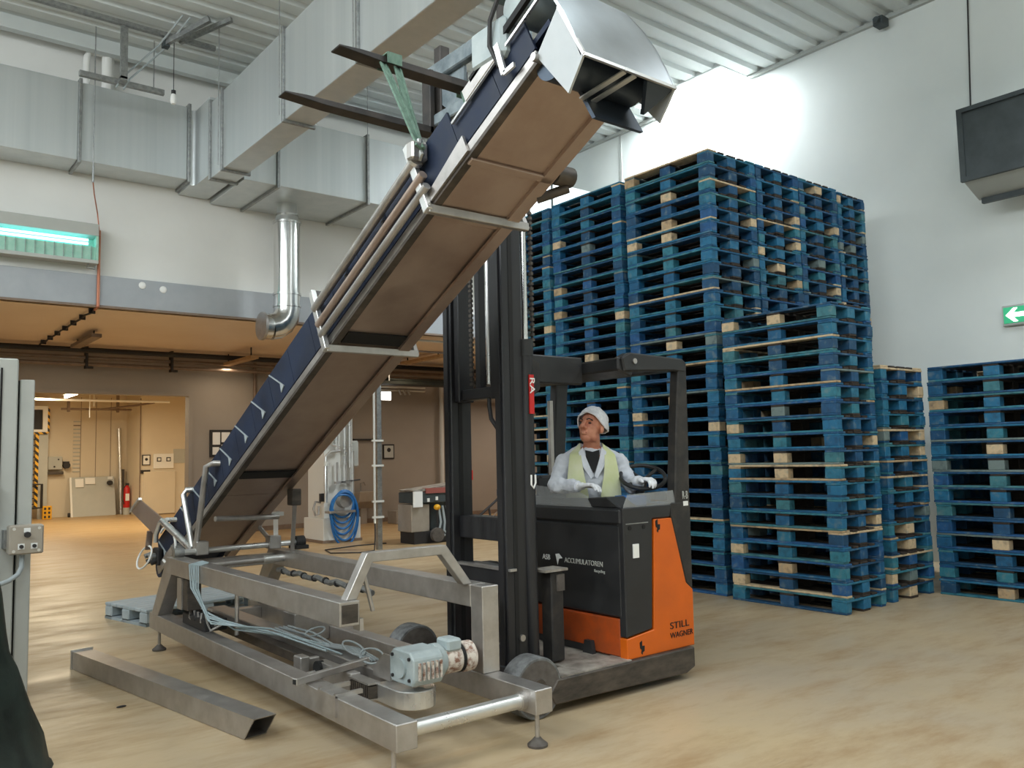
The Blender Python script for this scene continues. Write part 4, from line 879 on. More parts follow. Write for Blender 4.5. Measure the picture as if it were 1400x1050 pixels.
# rails on top of the head section
put('head_rail', MB().bar(S3(XL-0.03, S_of(2.98), 0.20), S3(XL-0.03, sT+0.25, 0.20), 0.012, 0.012), 'steel_bright', cv)
put('head_rail', MB().bar(S3(XL-0.03, S_of(2.80), 0.26), S3(XL-0.03, sT+0.3, 0.26), 0.02, 0.03), 'dark_hole', cv)
put('head_plate', slab(XL-0.04, XL-0.03, S_of(2.86), S_of(2.62), 0.20, 0.26), 'steel', cv)
put('head_hook', MB().bar(S3(XL-0.05, S_of(2.62), 0.08), S3(XL-0.05, S_of(2.62)+0.02, 0.23), 0.03, 0.012, (1, 0, 0)).bar(S3(XL-0.05, S_of(2.62), 0.08), S3(XL-0.05, S_of(2.56), 0.06), 0.02, 0.012, (1, 0, 0)), 'steel_bright', cv)
put('head_bolt', MB().cyl((XL-0.05, 2.47, 3.03), (XL+0.02, 2.47, 3.03), 0.018, 12), 'steel', cv, smooth=True)
# discharge head: side cheeks, drum, curved hood and flaps
for x0, x1 in ((XL-0.03, XL-0.02), (XR+0.02, XR+0.03)):
    put('head_cheek', MB().prism([(2.47, 3.035), (2.335, 3.19), (2.20, 2.94), (2.29, 2.82)], 0, x0, x1), 'cheek', cv)
put('cheek_edge', MB().bar((XL-0.026, 2.335, 3.185), (XL-0.026, 2.20, 2.94), 0.012, 0.014, (1, 0, 0)), 'steel_bright', cv)
put('head_drum', MB().cyl((XL, 2.42, 3.02), (XR, 2.42, 3.02), 0.09, 28), 'hood_dark', cv, smooth=True)
pf = [(2.205, 2.945), (2.25, 3.05), (2.30, 3.15), (2.37, 3.26), (2.46, 3.375), (2.60, 3.49), (2.80, 3.56), (3.0, 3.58)]
pfb = [(y+0.012, z-0.004) for y, z in pf]
put('hood', MB().prism(pf + pfb[::-1], 0, XL-0.03, XR+0.03), 'hood_metal', cv, smooth=True)
put('hood_side', MB().prism(pf + [(3.0, 3.3), (2.5, 3.1)], 0, XR+0.02, XR+0.028), 'hood_metal', cv)
put('hood_lip', MB().bar((XL-0.03, 2.20, 2.94), (XR+0.03, 2.20, 2.94), 0.012, 0.012), 'steel_bright', cv)
put('drip_flap', MB().prism([(2.52, 3.05), (2.50, 3.05), (2.36, 2.80), (2.38, 2.80)], 0, XL+0.18, XR), 'hood_dark', cv)
put('drip_flap', MB().add([(XR-0.12, 2.22, 2.94), (XR+0.03, 2.21, 2.94), (XR-0.06, 2.30, 2.84), (XR-0.12, 2.24, 2.95), (XR+0.03, 2.23, 2.95), (XR-0.06, 2.32, 2.85)], [(0, 1, 2), (5, 4, 3), (0, 3, 4, 1), (1, 4, 5, 2), (2, 5, 3, 0)]), 'hood_dark', cv)
put('drip_strip', MB().bar((XL+0.22, 2.23, 2.95), (XL+0.16, 2.42, 2.89), 0.03, 0.006), 'steel_bright', cv)
put('drip_strip', MB().bar((XL+0.28, 2.23, 2.95), (XL+0.22, 2.42, 2.89), 0.03, 0.006), 'steel_bright', cv)
# grey motor parts at the back of the head
put('head_motor', MB().cyl((XL-0.02, 2.62, 3.32), (XL+0.16, 2.62, 3.32), 0.07, 20), 'motor_blue', cv, smooth=True)
put('motor_mount', MB().box(XL-0.05, XL+0.08, 2.66, 2.90, 3.12, 3.30), 'motor_blue', cv, bevel=0.02)
put('motor_cable', MB().tube([(XL-0.06, 2.66, 3.38), (XL-0.07, 2.72, 3.28), (XL-0.06, 2.74, 3.18), (XL-0.04, 2.70, 3.08)], 0.010, 8), 'cable_dark', cv, smooth=True)
# ---- hinge shaft and guards at the lower end
put('hinge_shaft', MB().cyl((1.96, 6.38, 0.80), (2.92, 6.42, 0.80), 0.022, 16), 'steel_bright', cv, smooth=True)
for x in (2.10, 2.66):
    put('shaft_block', MB().box(x-0.045, x+0.045, 6.35, 6.45, 0.77, 0.87), 'steel', cv, bevel=0.006)
put('pillow_bearing', MB().lathe([(0.025, 2.85), (0.05, 2.85), (0.05, 2.92), (0.025, 2.92)], (0, 6.42, 0.80), 0, 18).box(2.83, 2.93, 6.34, 6.50, 0.75, 0.78), 'cable_dark', cv, smooth=True)
put('bearing_collar', MB().cyl((1.90, 6.38, 0.80), (1.97, 6.38, 0.80), 0.035, 14), 'galv', cv, smooth=True)
put('tie_tube', MB().cyl((2.04, 6.30, 0.70), (2.74, 6.34, 0.70), 0.022, 14), 'steel', cv, smooth=True)
put('tie_sleeve', MB().cyl((2.55, 6.325, 0.70), (2.73, 6.34, 0.70), 0.028, 14), 'steel_bright', cv, smooth=True)
# tubular guards (left side of the tail)
XG = XL-0.08
def G3(px_y, z): return (XG, px_y, z)
put('guard_tube', MB().tube([(XG, 6.42, 0.80), (XG, 5.92, 1.41), (XG+0.05, 5.80, 1.43), (XG+0.20, 5.55, 1.45)][0:1] + [(XG, 6.20, 1.42), (XG+0.03, 6.14, 1.44), (XG+0.26, 6.05, 1.44)], 0.022, 12), 'steel', cv, smooth=True)
put('guard_tube', MB().tube([(XG, 6.50, 0.82), (XG, 6.72, 1.20), (XG+0.02, 6.72, 1.24), (XG+0.22, 6.70, 1.24)], 0.022, 12), 'steel_bright', cv, smooth=True)
put('guard_tube', MB().tube([(XG, 6.48, 0.80), (XG-0.01, 7.22, 0.98)], 0.028, 12), 'steel_bright', cv, smooth=True)
put('guard_tube', MB().tube([(XG+0.22, 6.9, 1.0), (XG+0.02, 7.2, 0.99), (XG, 7.32, 0.96), (XG-0.02, 7.36, 0.86), (XG-0.02, 7.36, 0.80)], 0.02, 10), 'steel_bright', cv, smooth=True)
# right side stays
put('stay', MB().tube([(XR+0.06, 6.42, 0.80), (XR+0.02, 6.6, 0.92), (XR+0.02, 6.55, 1.0), (XR+0.10, 6.4, 1.04)], 0.018, 10), 'steel', cv, smooth=True)
put('stay', MB().bar((XR+0.08, 6.42, 0.83), (XR+0.06, 6.38, 1.05), 0.035, 0.02), 'steel_bright', cv)
put('stay_cap', MB().box(XR+0.02, XR+0.12, 6.36, 6.44, 1.02, 1.05), 'steel_bright', cv)
put('leg_stay', MB().bar((XR+0.14, 6.25, 0.76), (XR+0.03, 5.95, 1.18), 0.03, 0.03), 'steel', cv)
put('leg_bracket', MB().box(XR-0.02, XR+0.05, 5.88, 5.98, 1.12, 1.24), 'dirty_metal', cv, bevel=0.006)
put('underside_tube', MB().cyl((XL-0.02, 6.18, 1.04), (XR+0.04, 6.28, 1.02), 0.02, 12), 'steel', cv, smooth=True)
# tail: idler drum, chute plate, cable coil
put('tail_drum', MB().cyl((XL, 7.62, 0.58), (XR, 7.62, 0.58), 0.10, 24), 'belt_blue', cv, smooth=True)
put('tail_bearing', MB().box(XL-0.06, XL-0.015, 7.45, 7.60, 0.60, 0.74), 'cable_dark', cv, bevel=0.01)
put('tail_bolts', MB().cyl((XL-0.09, 7.52, 0.67), (XL-0.05, 7.52, 0.67), 0.03, 10), 'galv', cv, smooth=True)
put('tail_slide', slab(XL-0.035, XL-0.022, 0.10, 0.62, 0.02, 0.09), 'steel', cv)
put('infeed_plate', MB().add([(XL-0.07, 7.47, 0.84), (XL-0.07, 8.26, 1.02), (XL-0.07, 7.97, 1.13), (XL-0.07, 7.21, 0.98), (XL-0.06, 7.47, 0.84), (XL-0.06, 8.26, 1.02), (XL-0.06, 7.97, 1.13), (XL-0.06, 7.21, 0.98)],
    [(0, 1, 2, 3), (7, 6, 5, 4), (0, 4, 5, 1), (1, 5, 6, 2), (2, 6, 7, 3), (3, 7, 4, 0)]), 'steel_plate', cv)
put('infeed_edge', MB().bar((XL-0.07, 8.26, 1.02), (XL-0.07, 7.97, 1.14), 0.03, 0.02, (0, 1, 0)), 'steel_bright', cv)
put('infeed_bar', MB().bar((XL-0.08, 7.6, 0.88), (XL-0.08, 7.66, 0.72), 0.05, 0.015, (0, 1, 0)), 'steel_plate', cv)
put('white_hose', MB().tube([(XL-0.10, 7.05+0.22*math.cos(t), 0.80+0.14*math.sin(t)) for t in [k*2*math.pi/28 for k in range(3, 24)]], 0.010, 8), 'white', cv, smooth=True)
put('white_hose', MB().tube([(XL-0.12+0.04*math.sin(t), 7.62+0.16*math.cos(t), 0.66+0.09*math.sin(t)) for t in [k*2*math.pi/24 for k in range(24)]], 0.008, 8, closed=True), 'white', cv, smooth=True)
for i in range(4):
    put('fitting', MB().cyl((XL-0.10, 7.5+0.06*i, 0.62+0.04*(i % 2)), (XL-0.04, 7.5+0.06*i, 0.64+0.04*(i % 2)), 0.022, 10), 'galv' if i % 2 else 'cable_dark', cv, smooth=True)
for i in range(3):
    put('fitting', MB().cyl((XL-0.10, 6.72+0.10*i, 0.78), (XL-0.02, 6.72+0.10*i, 0.80), 0.03, 10), 'galv', cv, smooth=True)

# ------------------------------------------------------------------ loose steel beam on the floor
be = thing('loose_beam', 'loose square steel beam with mitred end lying on the floor', 'beam', (1.45, 5.6, 0))
A, B = Vector((1.335, 6.80, 0.0)), Vector((1.70, 4.42, 0.0)); d = (B-A).normalized(); nx = Vector((d.y, -d.x, 0)); hw = 0.06
if nx.x < 0: nx = -nx
def beam_shell(w0, w1, z0, z1):
    vs = []
    for z in (z0, z1):
        vs.append(A + nx*w0 + Vector((0, 0, z))); vs.append(A + nx*w1 + Vector((0, 0, z)))
        vs.append(B + nx*w1 + d*(0.10*z/0.12 - 0.04) + Vector((0, 0, z))); vs.append(B + nx*w0 + d*(0.10*z/0.12 - 0.04) + Vector((0, 0, z)))
    return vs
F6 = [(0, 3, 2, 1), (4, 5, 6, 7), (0, 1, 5, 4), (1, 2, 6, 5), (2, 3, 7, 6), (3, 0, 4, 7)]
W = 0.13
for nm, a0, a1, z0, z1 in (('side_wall', 0, 0.005, 0.003, 0.123), ('side_wall', W-0.005, W, 0.003, 0.123), ('bottom_wall', 0.005, W-0.005, 0.003, 0.008), ('top_wall', 0.005, W-0.005, 0.118, 0.123)):
    put(nm, MB().add(beam_shell(a0, a1, z0, z1), F6), 'steel', be)
put('end_plate', MB().add([A - d*0.012 + nx*a + Vector((0, 0, z)) for z in (0.0, 0.135) for a in (-0.01, W+0.01)] + [A + nx*a + Vector((0, 0, z)) for z in (0.0, 0.135) for a in (-0.01, W+0.01)], [(0, 1, 3, 2), (4, 6, 7, 5), (0, 4, 5, 1), (2, 3, 7, 6), (0, 2, 6, 4), (1, 5, 7, 3)]), 'steel_bright', be)
for i, (x, y, r) in enumerate(((1.62, 6.1, 0.02), (1.36, 5.55, 0.018))):
    put('dirt_crumb', MB().ell((x, y, 0.005), r*1.6, r*0.7, 0.006), 'cable_dark', label=('dark dirt crumb on the floor between beam and conveyor frame', 'dark dirt crumb on the floor beside the loose beam')[i], cat='debris')
# ------------------------------------------------------------------ reach truck
tk = thing('reach_truck', 'black and orange electric reach truck with tall black mast holding up the conveyor', 'forklift', (4.0, 4.3, 0))
YN, YF = 3.70, 4.95
XF, XK = 3.78, 4.40
put('base_leg', MB().prism([(3.16, 0.06), (3.12, 0.12), (3.18, 0.195), (4.36, 0.195), (4.36, 0.07), (4.28, 0.04)], 1, 3.66, 3.86), 'dirty_metal', tk, bevel=0.008)
put('base_leg', MB().prism([(3.16, 0.06), (3.12, 0.12), (3.18, 0.195), (4.36, 0.195), (4.36, 0.07), (4.28, 0.04)], 1, 4.86, 5.06), 'dirty_metal', tk, bevel=0.008)
put('leg_cover', MB().box(3.22, 3.79, 3.675, 3.845, 0.195, 0.202), 'plate_worn', tk)
put('base_plate', MB().box(3.42, 4.34, 3.86, 4.86, 0.10, 0.19), 'plate_worn', tk, bevel=0.004)
for y0 in (3.67, 4.92):
    wl = put('load_wheel', MB().lathe([(0.07, y0), (0.162, y0), (0.168, y0+0.01), (0.168, y0+0.13), (0.162, y0+0.14), (0.07, y0+0.14)], (3.05, 0, 0.168), 1, 40), 'tread', tk, smooth=True)
    put('wheel_disc', MB().cyl((3.05, y0-0.003, 0.168), (3.05, y0+0.14+0.003, 0.168), 0.150, 32), 'rubber', wl)
    put('wheel_hub', MB().lathe([(0.0, y0-0.01), (0.05, y0-0.01), (0.06, y0+0.01)], (3.05, 0, 0.168), 1, 20), 'dirty_metal', wl, smooth=True)
put('drive_wheel', MB().cyl((4.1, 4.25, 0.15), (4.1, 4.4, 0.15), 0.15, 24), 'rubber', tk, smooth=True)
# body
put('lower_body', MB().box(XF+0.004, XK-0.02, YN+0.061, YF, 0.20, 0.43), 'orange_dirty', tk, bevel=0.008)
put('battery_cover', MB().box(XF-0.004, XF+0.08, YN+0.03, YF-0.05, 0.44, 1.00), 'black', tk, bevel=0.012)
put('battery_rim', MB().box(XF-0.010, XF+0.09, YN+0.01, YF-0.03, 1.0, 1.11), 'black', tk, bevel=0.02)
for y in (4.42, 4.02):
    put('lug', MB().prism([(y-0.045, 0.19), (y+0.045, 0.19), (y+0.03, 0.27), (y-0.03, 0.27)], 0, XF-0.03, XF), 'black', tk)
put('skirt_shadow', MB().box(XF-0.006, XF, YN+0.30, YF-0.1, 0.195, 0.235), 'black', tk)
put('side_panel', MB().prism([(XF, 0.33), (XF, 1.10), (4.06, 1.10), (4.055, 1.0), (3.97, 0.36)][0:0] + [(XF, 0.325), (4.01, 0.352), (4.045, 1.03), (4.21, 1.03), (4.23, 1.11), (XF, 1.11)], 1, YN, YN+0.06), 'black', tk, bevel=0.006)
put('orange_panel', MB().prism([(XF-0.002, 0.195), (XK, 0.195), (XK+0.005, 0.55), (4.34, 0.60), (4.22, 1.025), (4.055, 1.025), (4.02, 0.345), (XF-0.002, 0.318)], 1, YN-0.004, YN+0.06), 'orange', tk, bevel=0.004)
put('rear_edge', MB().prism([(4.225, 1.04), (4.35, 0.60), (XK+0.01, 0.54), (XK+0.02, 1.12), (4.23, 1.12)], 1, YN+0.002, YN+0.07), 'black_dusty', tk, bevel=0.006)
put('rear_wall', MB().box(XK-0.06, XK, YN+0.06, YF, 0.2, 1.1), 'black', tk, bevel=0.008)
put('far_wall', MB().box(XF+0.09, XK-0.06, YF-0.08, YF, 0.43, 1.1), 'black', tk, bevel=0.008)
put('data_plate', MB().box(3.855, 3.905, YN-0.008, YN, 0.80, 0.885), 'paper', tk)
for x in (3.835, 3.96): put('cap_hole', MB().cyl((x, YN-0.004, 0.985), (x, YN, 0.985), 0.014, 12), 'dark_hole', tk)
put('panel_strip', MB().box(3.80, 4.0, YN-0.004, YN, 1.008, 1.014), 'galv', tk)
text('lettering', 'STILL', 0.060, (4.165, YN-0.006, 0.325), (1, 0, 0), (0, 0, 1), 'dark_hole', tk, sx=1.35)
text('lettering', 'WAGNER', 0.050, (4.165, YN-0.006, 0.268), (1, 0, 0), (0, 0, 1), 'dark_hole', tk, sx=1.02)
for (x, z) in ((3.905, 0.25), (4.085, 0.98)):
    put('hook_symbol', MB().prism([(x-0.02, z+0.035), (x, z+0.045), (x, z+0.012), (x+0.022, z+0.012), (x+0.02, z-0.02), (x+0.004, z-0.026), (x+0.002, z-0.04), (x-0.01, z-0.03), (x-0.004, z-0.012), (x-0.018, z)], 1, YN-0.0065, YN-0.004), 'dark_hole', tk)
text('lettering', 'ASB', 0.050, (XF-0.0055, 4.470, 0.742), (0, -1, 0), (0, 0, 1), 'paper', tk, sx=0.95)
put('emblem', MB().prism([(4.335, 0.785), (4.30, 0.79), (4.265, 0.762), (4.30, 0.757), (4.315, 0.715)], 0, XF-0.006, XF-0.0045), 'paper', tk)
text('lettering', 'ACCUMULATOREN', 0.046, (XF-0.0055, 4.245, 0.738), (0, -1, 0), (0, 0, 1), 'cab_grey', tk, sx=0.90)
text('lettering', 'Recycling', 0.026, (XF-0.0055, 3.965, 0.700), (0, -1, 0), (0, 0, 1), 'cab_grey', tk, sx=1.0)
# operator cell
put('floor_well', MB().box(XF+0.1, XK-0.06, YN+0.08, YF-0.09, 0.43, 0.46), 'black', tk)
st = put('seat', MB().box(3.98, 4.32, 4.28, 4.66, 0.72, 0.82), 'black', tk, bevel=0.03)
put('seat_pedestal', MB().box(4.05, 4.25, 4.35, 4.6, 0.46, 0.72), 'black', tk)
put('seat_back', MB().prism([(4.62, 0.8), (4.72, 0.8), (4.80, 1.30), (4.72, 1.30)], 0, 3.98, 4.32), 'black', tk, bevel=0.02)
# overhead guard
put('guard_front_beam', MB().prism([(3.80, 1.97), (3.92, 1.93), (3.98, 2.03), (3.90, 2.065), (3.80, 2.05)], 1, YN+0.02, YF), 'black', tk, bevel=0.01)
put('guard_side_beam', MB().prism([(3.84, 1.96), (4.30, 1.985), (4.42, 1.98), (4.44, 2.04), (4.40, 2.07), (3.90, 2.085), (3.82, 2.05)], 1, YN, YN+0.09), 'black', tk, bevel=0.01)
put('guard_side_beam', MB().prism([(3.84, 1.96), (4.30, 1.985), (4.42, 1.98), (4.44, 2.04), (4.40, 2.07), (3.90, 2.085), (3.82, 2.05)], 1, YF-0.09, YF), 'black', tk, bevel=0.01)
put('guard_rear_beam', MB().box(4.33, 4.42, YN+0.09, YF-0.09, 1.99, 2.06), 'black', tk, bevel=0.01)
for i in range(4):
    y = YN+0.28+0.22*i
    put('guard_bar', MB().box(3.95, 4.34, y, y+0.025, 2.0, 2.05), 'black', tk)
put('guard_post', MB().prism([(4.27, 1.10), (4.42, 1.10), (4.435, 1.6), (4.44, 2.05), (4.36, 2.05), (4.31, 1.6)], 1, YN+0.005, YN+0.08), 'black_dusty', tk, bevel=0.008)
put('guard_post', MB().prism([(4.23, 1.08), (4.34, 1.08), (4.42, 2.0), (4.30, 2.0)], 1, YF-0.08, YF), 'black', tk, bevel=0.008)
put('guard_bolt', MB().cyl((3.93, YN-0.008, 2.03), (3.93, YN, 2.03), 0.018, 14), 'steel', tk, smooth=True)
text('lettering', 'R-B', 0.075, (4.335, YN-0.003, 1.14), (1, 0, 0), (0, 0, 1), 'cab_grey', tk, sx=0.5)
put('barcode_label', MB().box(4.345, 4.39, YN-0.004, YN, 1.095, 1.125), 'paper', tk)
put('camera_arm', MB().box(4.12, 4.15, 4.75, 4.78, 1.1, 1.85), 'steel', tk)
# dashboard shields
put('shield', MB().prism([(4.85, 1.11), (4.85, 1.27), (4.10, 1.20), (4.02, 1.175), (3.98, 1.10)], 0, XF+0.005, XF+0.012), 'plexi', tk)
put('shield', MB().prism([(3.80, 1.11), (3.80, 1.12), (3.84, 1.19), (4.26, 1.20), (4.28, 1.11)], 1, YN+0.01, YN+0.016), 'plexi', tk)
put('dash', MB().prism([(3.80, 1.11), (3.86, 1.16), (3.98, 1.14), (3.98, 1.0), (3.86, 1.0)], 1, YN+0.25, 4.80), 'black', tk, bevel=0.008)
put('dash_step', MB().prism([(3.98, 1.11), (4.02, 1.165), (3.84, 1.175), (3.72, 1.11)], 0, XF, XF+0.16), 'black', tk, bevel=0.006)
put('blue_cover', MB().box(4.0, 4.18, 3.86, 4.0, 1.10, 1.17), 'blue_panel', tk, bevel=0.01)
sw = put('steering_wheel', MB().tube([(4.27+0.155*math.cos(t), 3.98+0.155*math.sin(t)*0.95, 1.285+0.075*math.cos(t-0.9)) for t in [k*2*math.pi/36 for k in range(36)]], 0.014, 10, closed=True), 'black', tk, smooth=True)
put('wheel_spoke', MB().tube([(4.12, 3.97, 1.238), (4.27, 3.98, 1.262), (4.42, 3.99, 1.332)], 0.012, 8), 'black', sw, smooth=True)
put('wheel_spoke', MB().tube([(4.27, 3.98, 1.262), (4.27, 4.127, 1.343)], 0.012, 8), 'black', sw, smooth=True)
put('steering_column', MB().tube([(4.27, 3.98, 1.26), (4.26, 4.0, 1.18), (4.25, 4.02, 1.08)], [0.035, 0.03, 0.04], 12), 'black', tk, smooth=True)
# mast
MX0, MX1 = 3.10, 3.26
for (y0, y1) in ((4.0, 4.085), (4.555, 4.64)):
    ms = put('mast_rail', MB().box(MX0, MX1, y0, y1, 0.09, 3.0), 'mast_black', tk, bevel=0.006)
    s_ = 0.02
    put('rail_groove', MB().box(MX0+0.055, MX0+0.085, y0-0.003, y0, 0.1, 2.98), 'dark_hole', ms)
    put('rail_face', MB().box(MX0-0.012, MX0, y0+0.02, y1-0.02, 0.12, 2.95), 'mast_black', ms)
for (y0, y1) in ((4.10, 4.155), (4.49, 4.545)):
    put('inner_mast_rail', MB().box(MX0+0.02, MX1-0.02, y0, y1, 1.80, 4.05), 'mast_black', tk, bevel=0.005)
for (z0, z1, x0) in ((0.93, 1.07, MX0+0.05), (0.62, 0.77, MX0+0.02), (2.80, 2.95, MX0+0.08)):
    put('mast_crossbar', MB().box(x0, MX1+0.02, 4.08, 4.56, z0, z1), 'mast_black', tk, bevel=0.006)
put('crossbar_edge', MB().box(MX0+0.01, MX0+0.06, 3.98, 4.56, 0.765, 0.78), 'steel', tk)
put('inner_crossbar', MB().box(MX0+0.04, MX1-0.04, 4.155, 4.49, 1.81, 1.88), 'mast_black', tk, bevel=0.005)
put('lift_cylinder', MB().cyl((3.29, 4.01, 0.2), (3.29, 4.01, 2.10), 0.042, 20), 'mast_black', tk, smooth=True)
put('piston_rod', MB().cyl((3.29, 4.01, 2.10), (3.29, 4.01, 3.05), 0.020, 16), 'chrome', tk, smooth=True)
put('cylinder_head', MB().cyl((3.29, 4.01, 2.06), (3.29, 4.01, 2.16), 0.048, 20), 'black', tk, smooth=True)
put('inner_rod', MB().cyl((3.18, 4.24, 1.9), (3.18, 4.24, 2.78), 0.018, 12), 'steel_bright', tk, smooth=True)
put('inner_post', MB().box(3.15, 3.20, 4.30, 4.345, 1.86, 3.0), 'mast_black', tk)
def chain(nm, x, y, z0, z1):
    c = put(nm, MB().box(x-0.004, x+0.004, y-0.008, y+0.008, z0, z1), 'cable_dark', tk)
    z = z0
    while z < z1-0.03:
        put('chain_link', MB().box(x-0.009, x+0.009, y-0.014, y+0.014, z, z+0.018), 'dirty_metal', c); z += 0.032
chain('lift_chain', 3.33, 3.99, 2.12, 3.0)
chain('lift_chain', 3.16, 4.40, 1.9, 2.85)
put('hydraulic_hose', MB().tube([(3.16, 4.22, 1.84), (3.16, 4.22, 1.76), (3.15, 4.19, 1.68), (3.15, 4.13, 1.62), (3.15, 4.09, 1.61)], 0.014, 10), 'cable_dark', tk, smooth=True)
put('mast_stay', MB().box(3.30, 3.80, 4.04, 4.09, 1.90, 2.08), 'black', tk, bevel=0.01)
put('stay_plate', MB().prism([(3.30, 2.06), (3.42, 2.03), (3.42, 1.86), (3.34, 1.80), (3.30, 1.82)], 1, 4.03, 4.05), 'black_dusty', tk, bevel=0.004)
put('reach_carriage', MB().box(3.40, 3.50, 3.95, 4.05, 0.20, 0.74), 'black_dusty', tk, bevel=0.008)
put('reach_carriage', MB().box(3.40, 3.50, 4.60, 4.70, 0.20, 0.74), 'black_dusty', tk, bevel=0.008)
put('carriage_top', MB().box(3.34, 3.52, 3.93, 4.07, 0.74, 0.755), 'plate_worn', tk)
put('carriage_pad', MB().box(3.44, 3.50, 3.94, 3.952, 0.62, 0.72), 'rubber', tk)
put('mast_foot', MB().box(3.08, 3.42, 4.0, 4.66, 0.10, 0.22), 'mast_black', tk, bevel=0.008)
put('mast_bolt', MB().cyl((3.20, 3.985, 0.37), (3.20, 4.0, 0.37), 0.02, 10), 'steel', tk)
put('warning_sticker', MB().box(3.272, 3.308, 3.958, 3.966, 1.70, 1.94), 'red', tk)
text('sticker_text', 'RA', 0.055, (3.274, 3.955, 1.925), (0, 0, -1), (1, 0, 0), 'paper', tk, sx=1.45)
put('hook_mark', MB().tube([(3.275, 3.964, 1.33), (3.272, 3.962, 1.27), (3.29, 3.962, 1.25), (3.305, 3.962, 1.28), (3.305, 3.962, 1.33)], 0.006, 6), 'paper', tk)
# carriage and forks, raised
put('fork_carriage', MB().box(3.03, 3.09, 3.66, 4.72, 3.98, 4.09), 'carriage_grey', tk, bevel=0.008)
put('fork_carriage', MB().box(3.03, 3.09, 3.66, 4.72, 3.66, 3.74), 'carriage_grey', tk, bevel=0.008)
for y in (3.86, 4.56):
    put('carriage_upright', MB().box(3.06, 3.14, y, y+0.08, 3.60, 4.22), 'fork_black', tk, bevel=0.006)
put('carriage_plate', MB().box(3.08, 3.10, 3.64, 3.86, 3.8, 4.20), 'carriage_grey', tk, bevel=0.005)
put('carriage_plate', MB().box(3.08, 3.10, 4.64, 4.74, 3.7, 4.10), 'carriage_grey', tk, bevel=0.005)
put('carriage_web', MB().prism([(4.30, 3.98), (4.56, 3.98), (4.56, 3.80), (4.48, 3.74), (4.30, 3.74)], 0, 3.07, 3.09), 'carriage_grey', tk)
for y in (3.95, 4.65):
    fk = put('fork', MB().prism([(1.98, 3.625), (1.98, 3.635), (2.12, 3.645), (3.03, 3.655), (3.03, 3.605), (2.25, 3.61)], 1, y-0.05, y+0.05), 'fork_black', tk, bevel=0.003)
    put('fork_heel', MB().box(3.0, 3.04, y-0.05, y+0.05, 3.605, 4.05), 'fork_black', fk, bevel=0.004)

# ------------------------------------------------------------------ slings between forks and conveyor
def sling(label, top, bot, w):
    t = thing('lifting_sling', label, 'sling', bot, 'green lifting slings')
    top, bot = Vector(top), Vector(bot)
    for k, off in enumerate((-0.045, 0.045)):
        o = Vector((off, 0, 0)); o2 = Vector((off*0.3, off*0.5, 0))
        put('strap', MB().bar(top+o, bot+o2, w, 0.010, (0, 1, 0.4)), 'sling', t)
        put('strap_fold', MB().bar(top+o+Vector((0.018, -0.008, -0.01)), bot+o2+Vector((0.018, -0.008, 0)), w*0.35, 0.010, (0, 1, 0.4)), 'sling', t)
    put('strap_loop', MB().box(top.x-0.045, top.x+0.045, top.y-0.058, top.y+0.058, 3.655, 3.662).box(top.x-0.045, top.x+0.045, top.y-0.060, top.y-0.054, 3.60, 3.662).box(top.x-0.045, top.x+0.045, top.y+0.054, top.y+0.060, 3.60, 3.662), 'sling', t)
    put('hook', MB().tube([bot+Vector((0, 0, 0.05)), bot, bot+Vector((0.0, -0.02, -0.03)), bot+Vector((0, 0.0, -0.05))], 0.014, 8), 'galv', t, smooth=True)
sling('green lifting sling from the fork near its tip down to the conveyor bracket', (2.30, 3.93, 3.62), (2.09, 3.30, 2.90), 0.05)
sling('green lifting sling at the fork heel beside the carriage', (2.86, 3.97, 3.62), (2.66, 3.45, 2.84), 0.04)

# ------------------------------------------------------------------ driver
PX, PY = 4.07, 4.27
pr = thing('person', 'driver in white coat, pale yellow vest and hairnet sitting in the reach truck', 'person', (PX, PY, 0))
pr.rotation_euler = (0, 0, -YAW); pr['_o'] = (0, 0, 0)
FOLDS = bpy.data.textures.new('cloth_folds', 'CLOUDS'); FOLDS.noise_scale = 0.07; FOLDS.noise_depth = 2
def remesh(mb, name, m, parent, voxel, smooth=6, label=None, folds=0.0):
    me = mb.mesh(name)
    o = bpy.data.objects.new(name, me); COL.objects.link(o)
    md = o.modifiers.new('r', 'REMESH'); md.mode = 'VOXEL'; md.voxel_size = voxel
    if smooth:
        sm = o.modifiers.new('s', 'SMOOTH'); sm.factor = 0.5; sm.iterations = smooth
    if folds:
        dm = o.modifiers.new('d', 'DISPLACE'); dm.texture = FOLDS; dm.strength = folds; dm.mid_level = 0.5; dm.texture_coords = 'LOCAL'
    dg = bpy.context.evaluated_depsgraph_get(); me2 = bpy.data.meshes.new_from_object(o.evaluated_get(dg))
    bpy.data.objects.remove(o); me2.name = name; me2.materials.clear(); me2.materials.append(MATS[m])
    me2.polygons.foreach_set('use_smooth', [True]*len(me2.polygons))
    o = bpy.data.objects.new(name, me2); COL.objects.link(o); o.parent = parent; o['_o'] = (0, 0, 0)
    if label: o['label'] = label
    return o
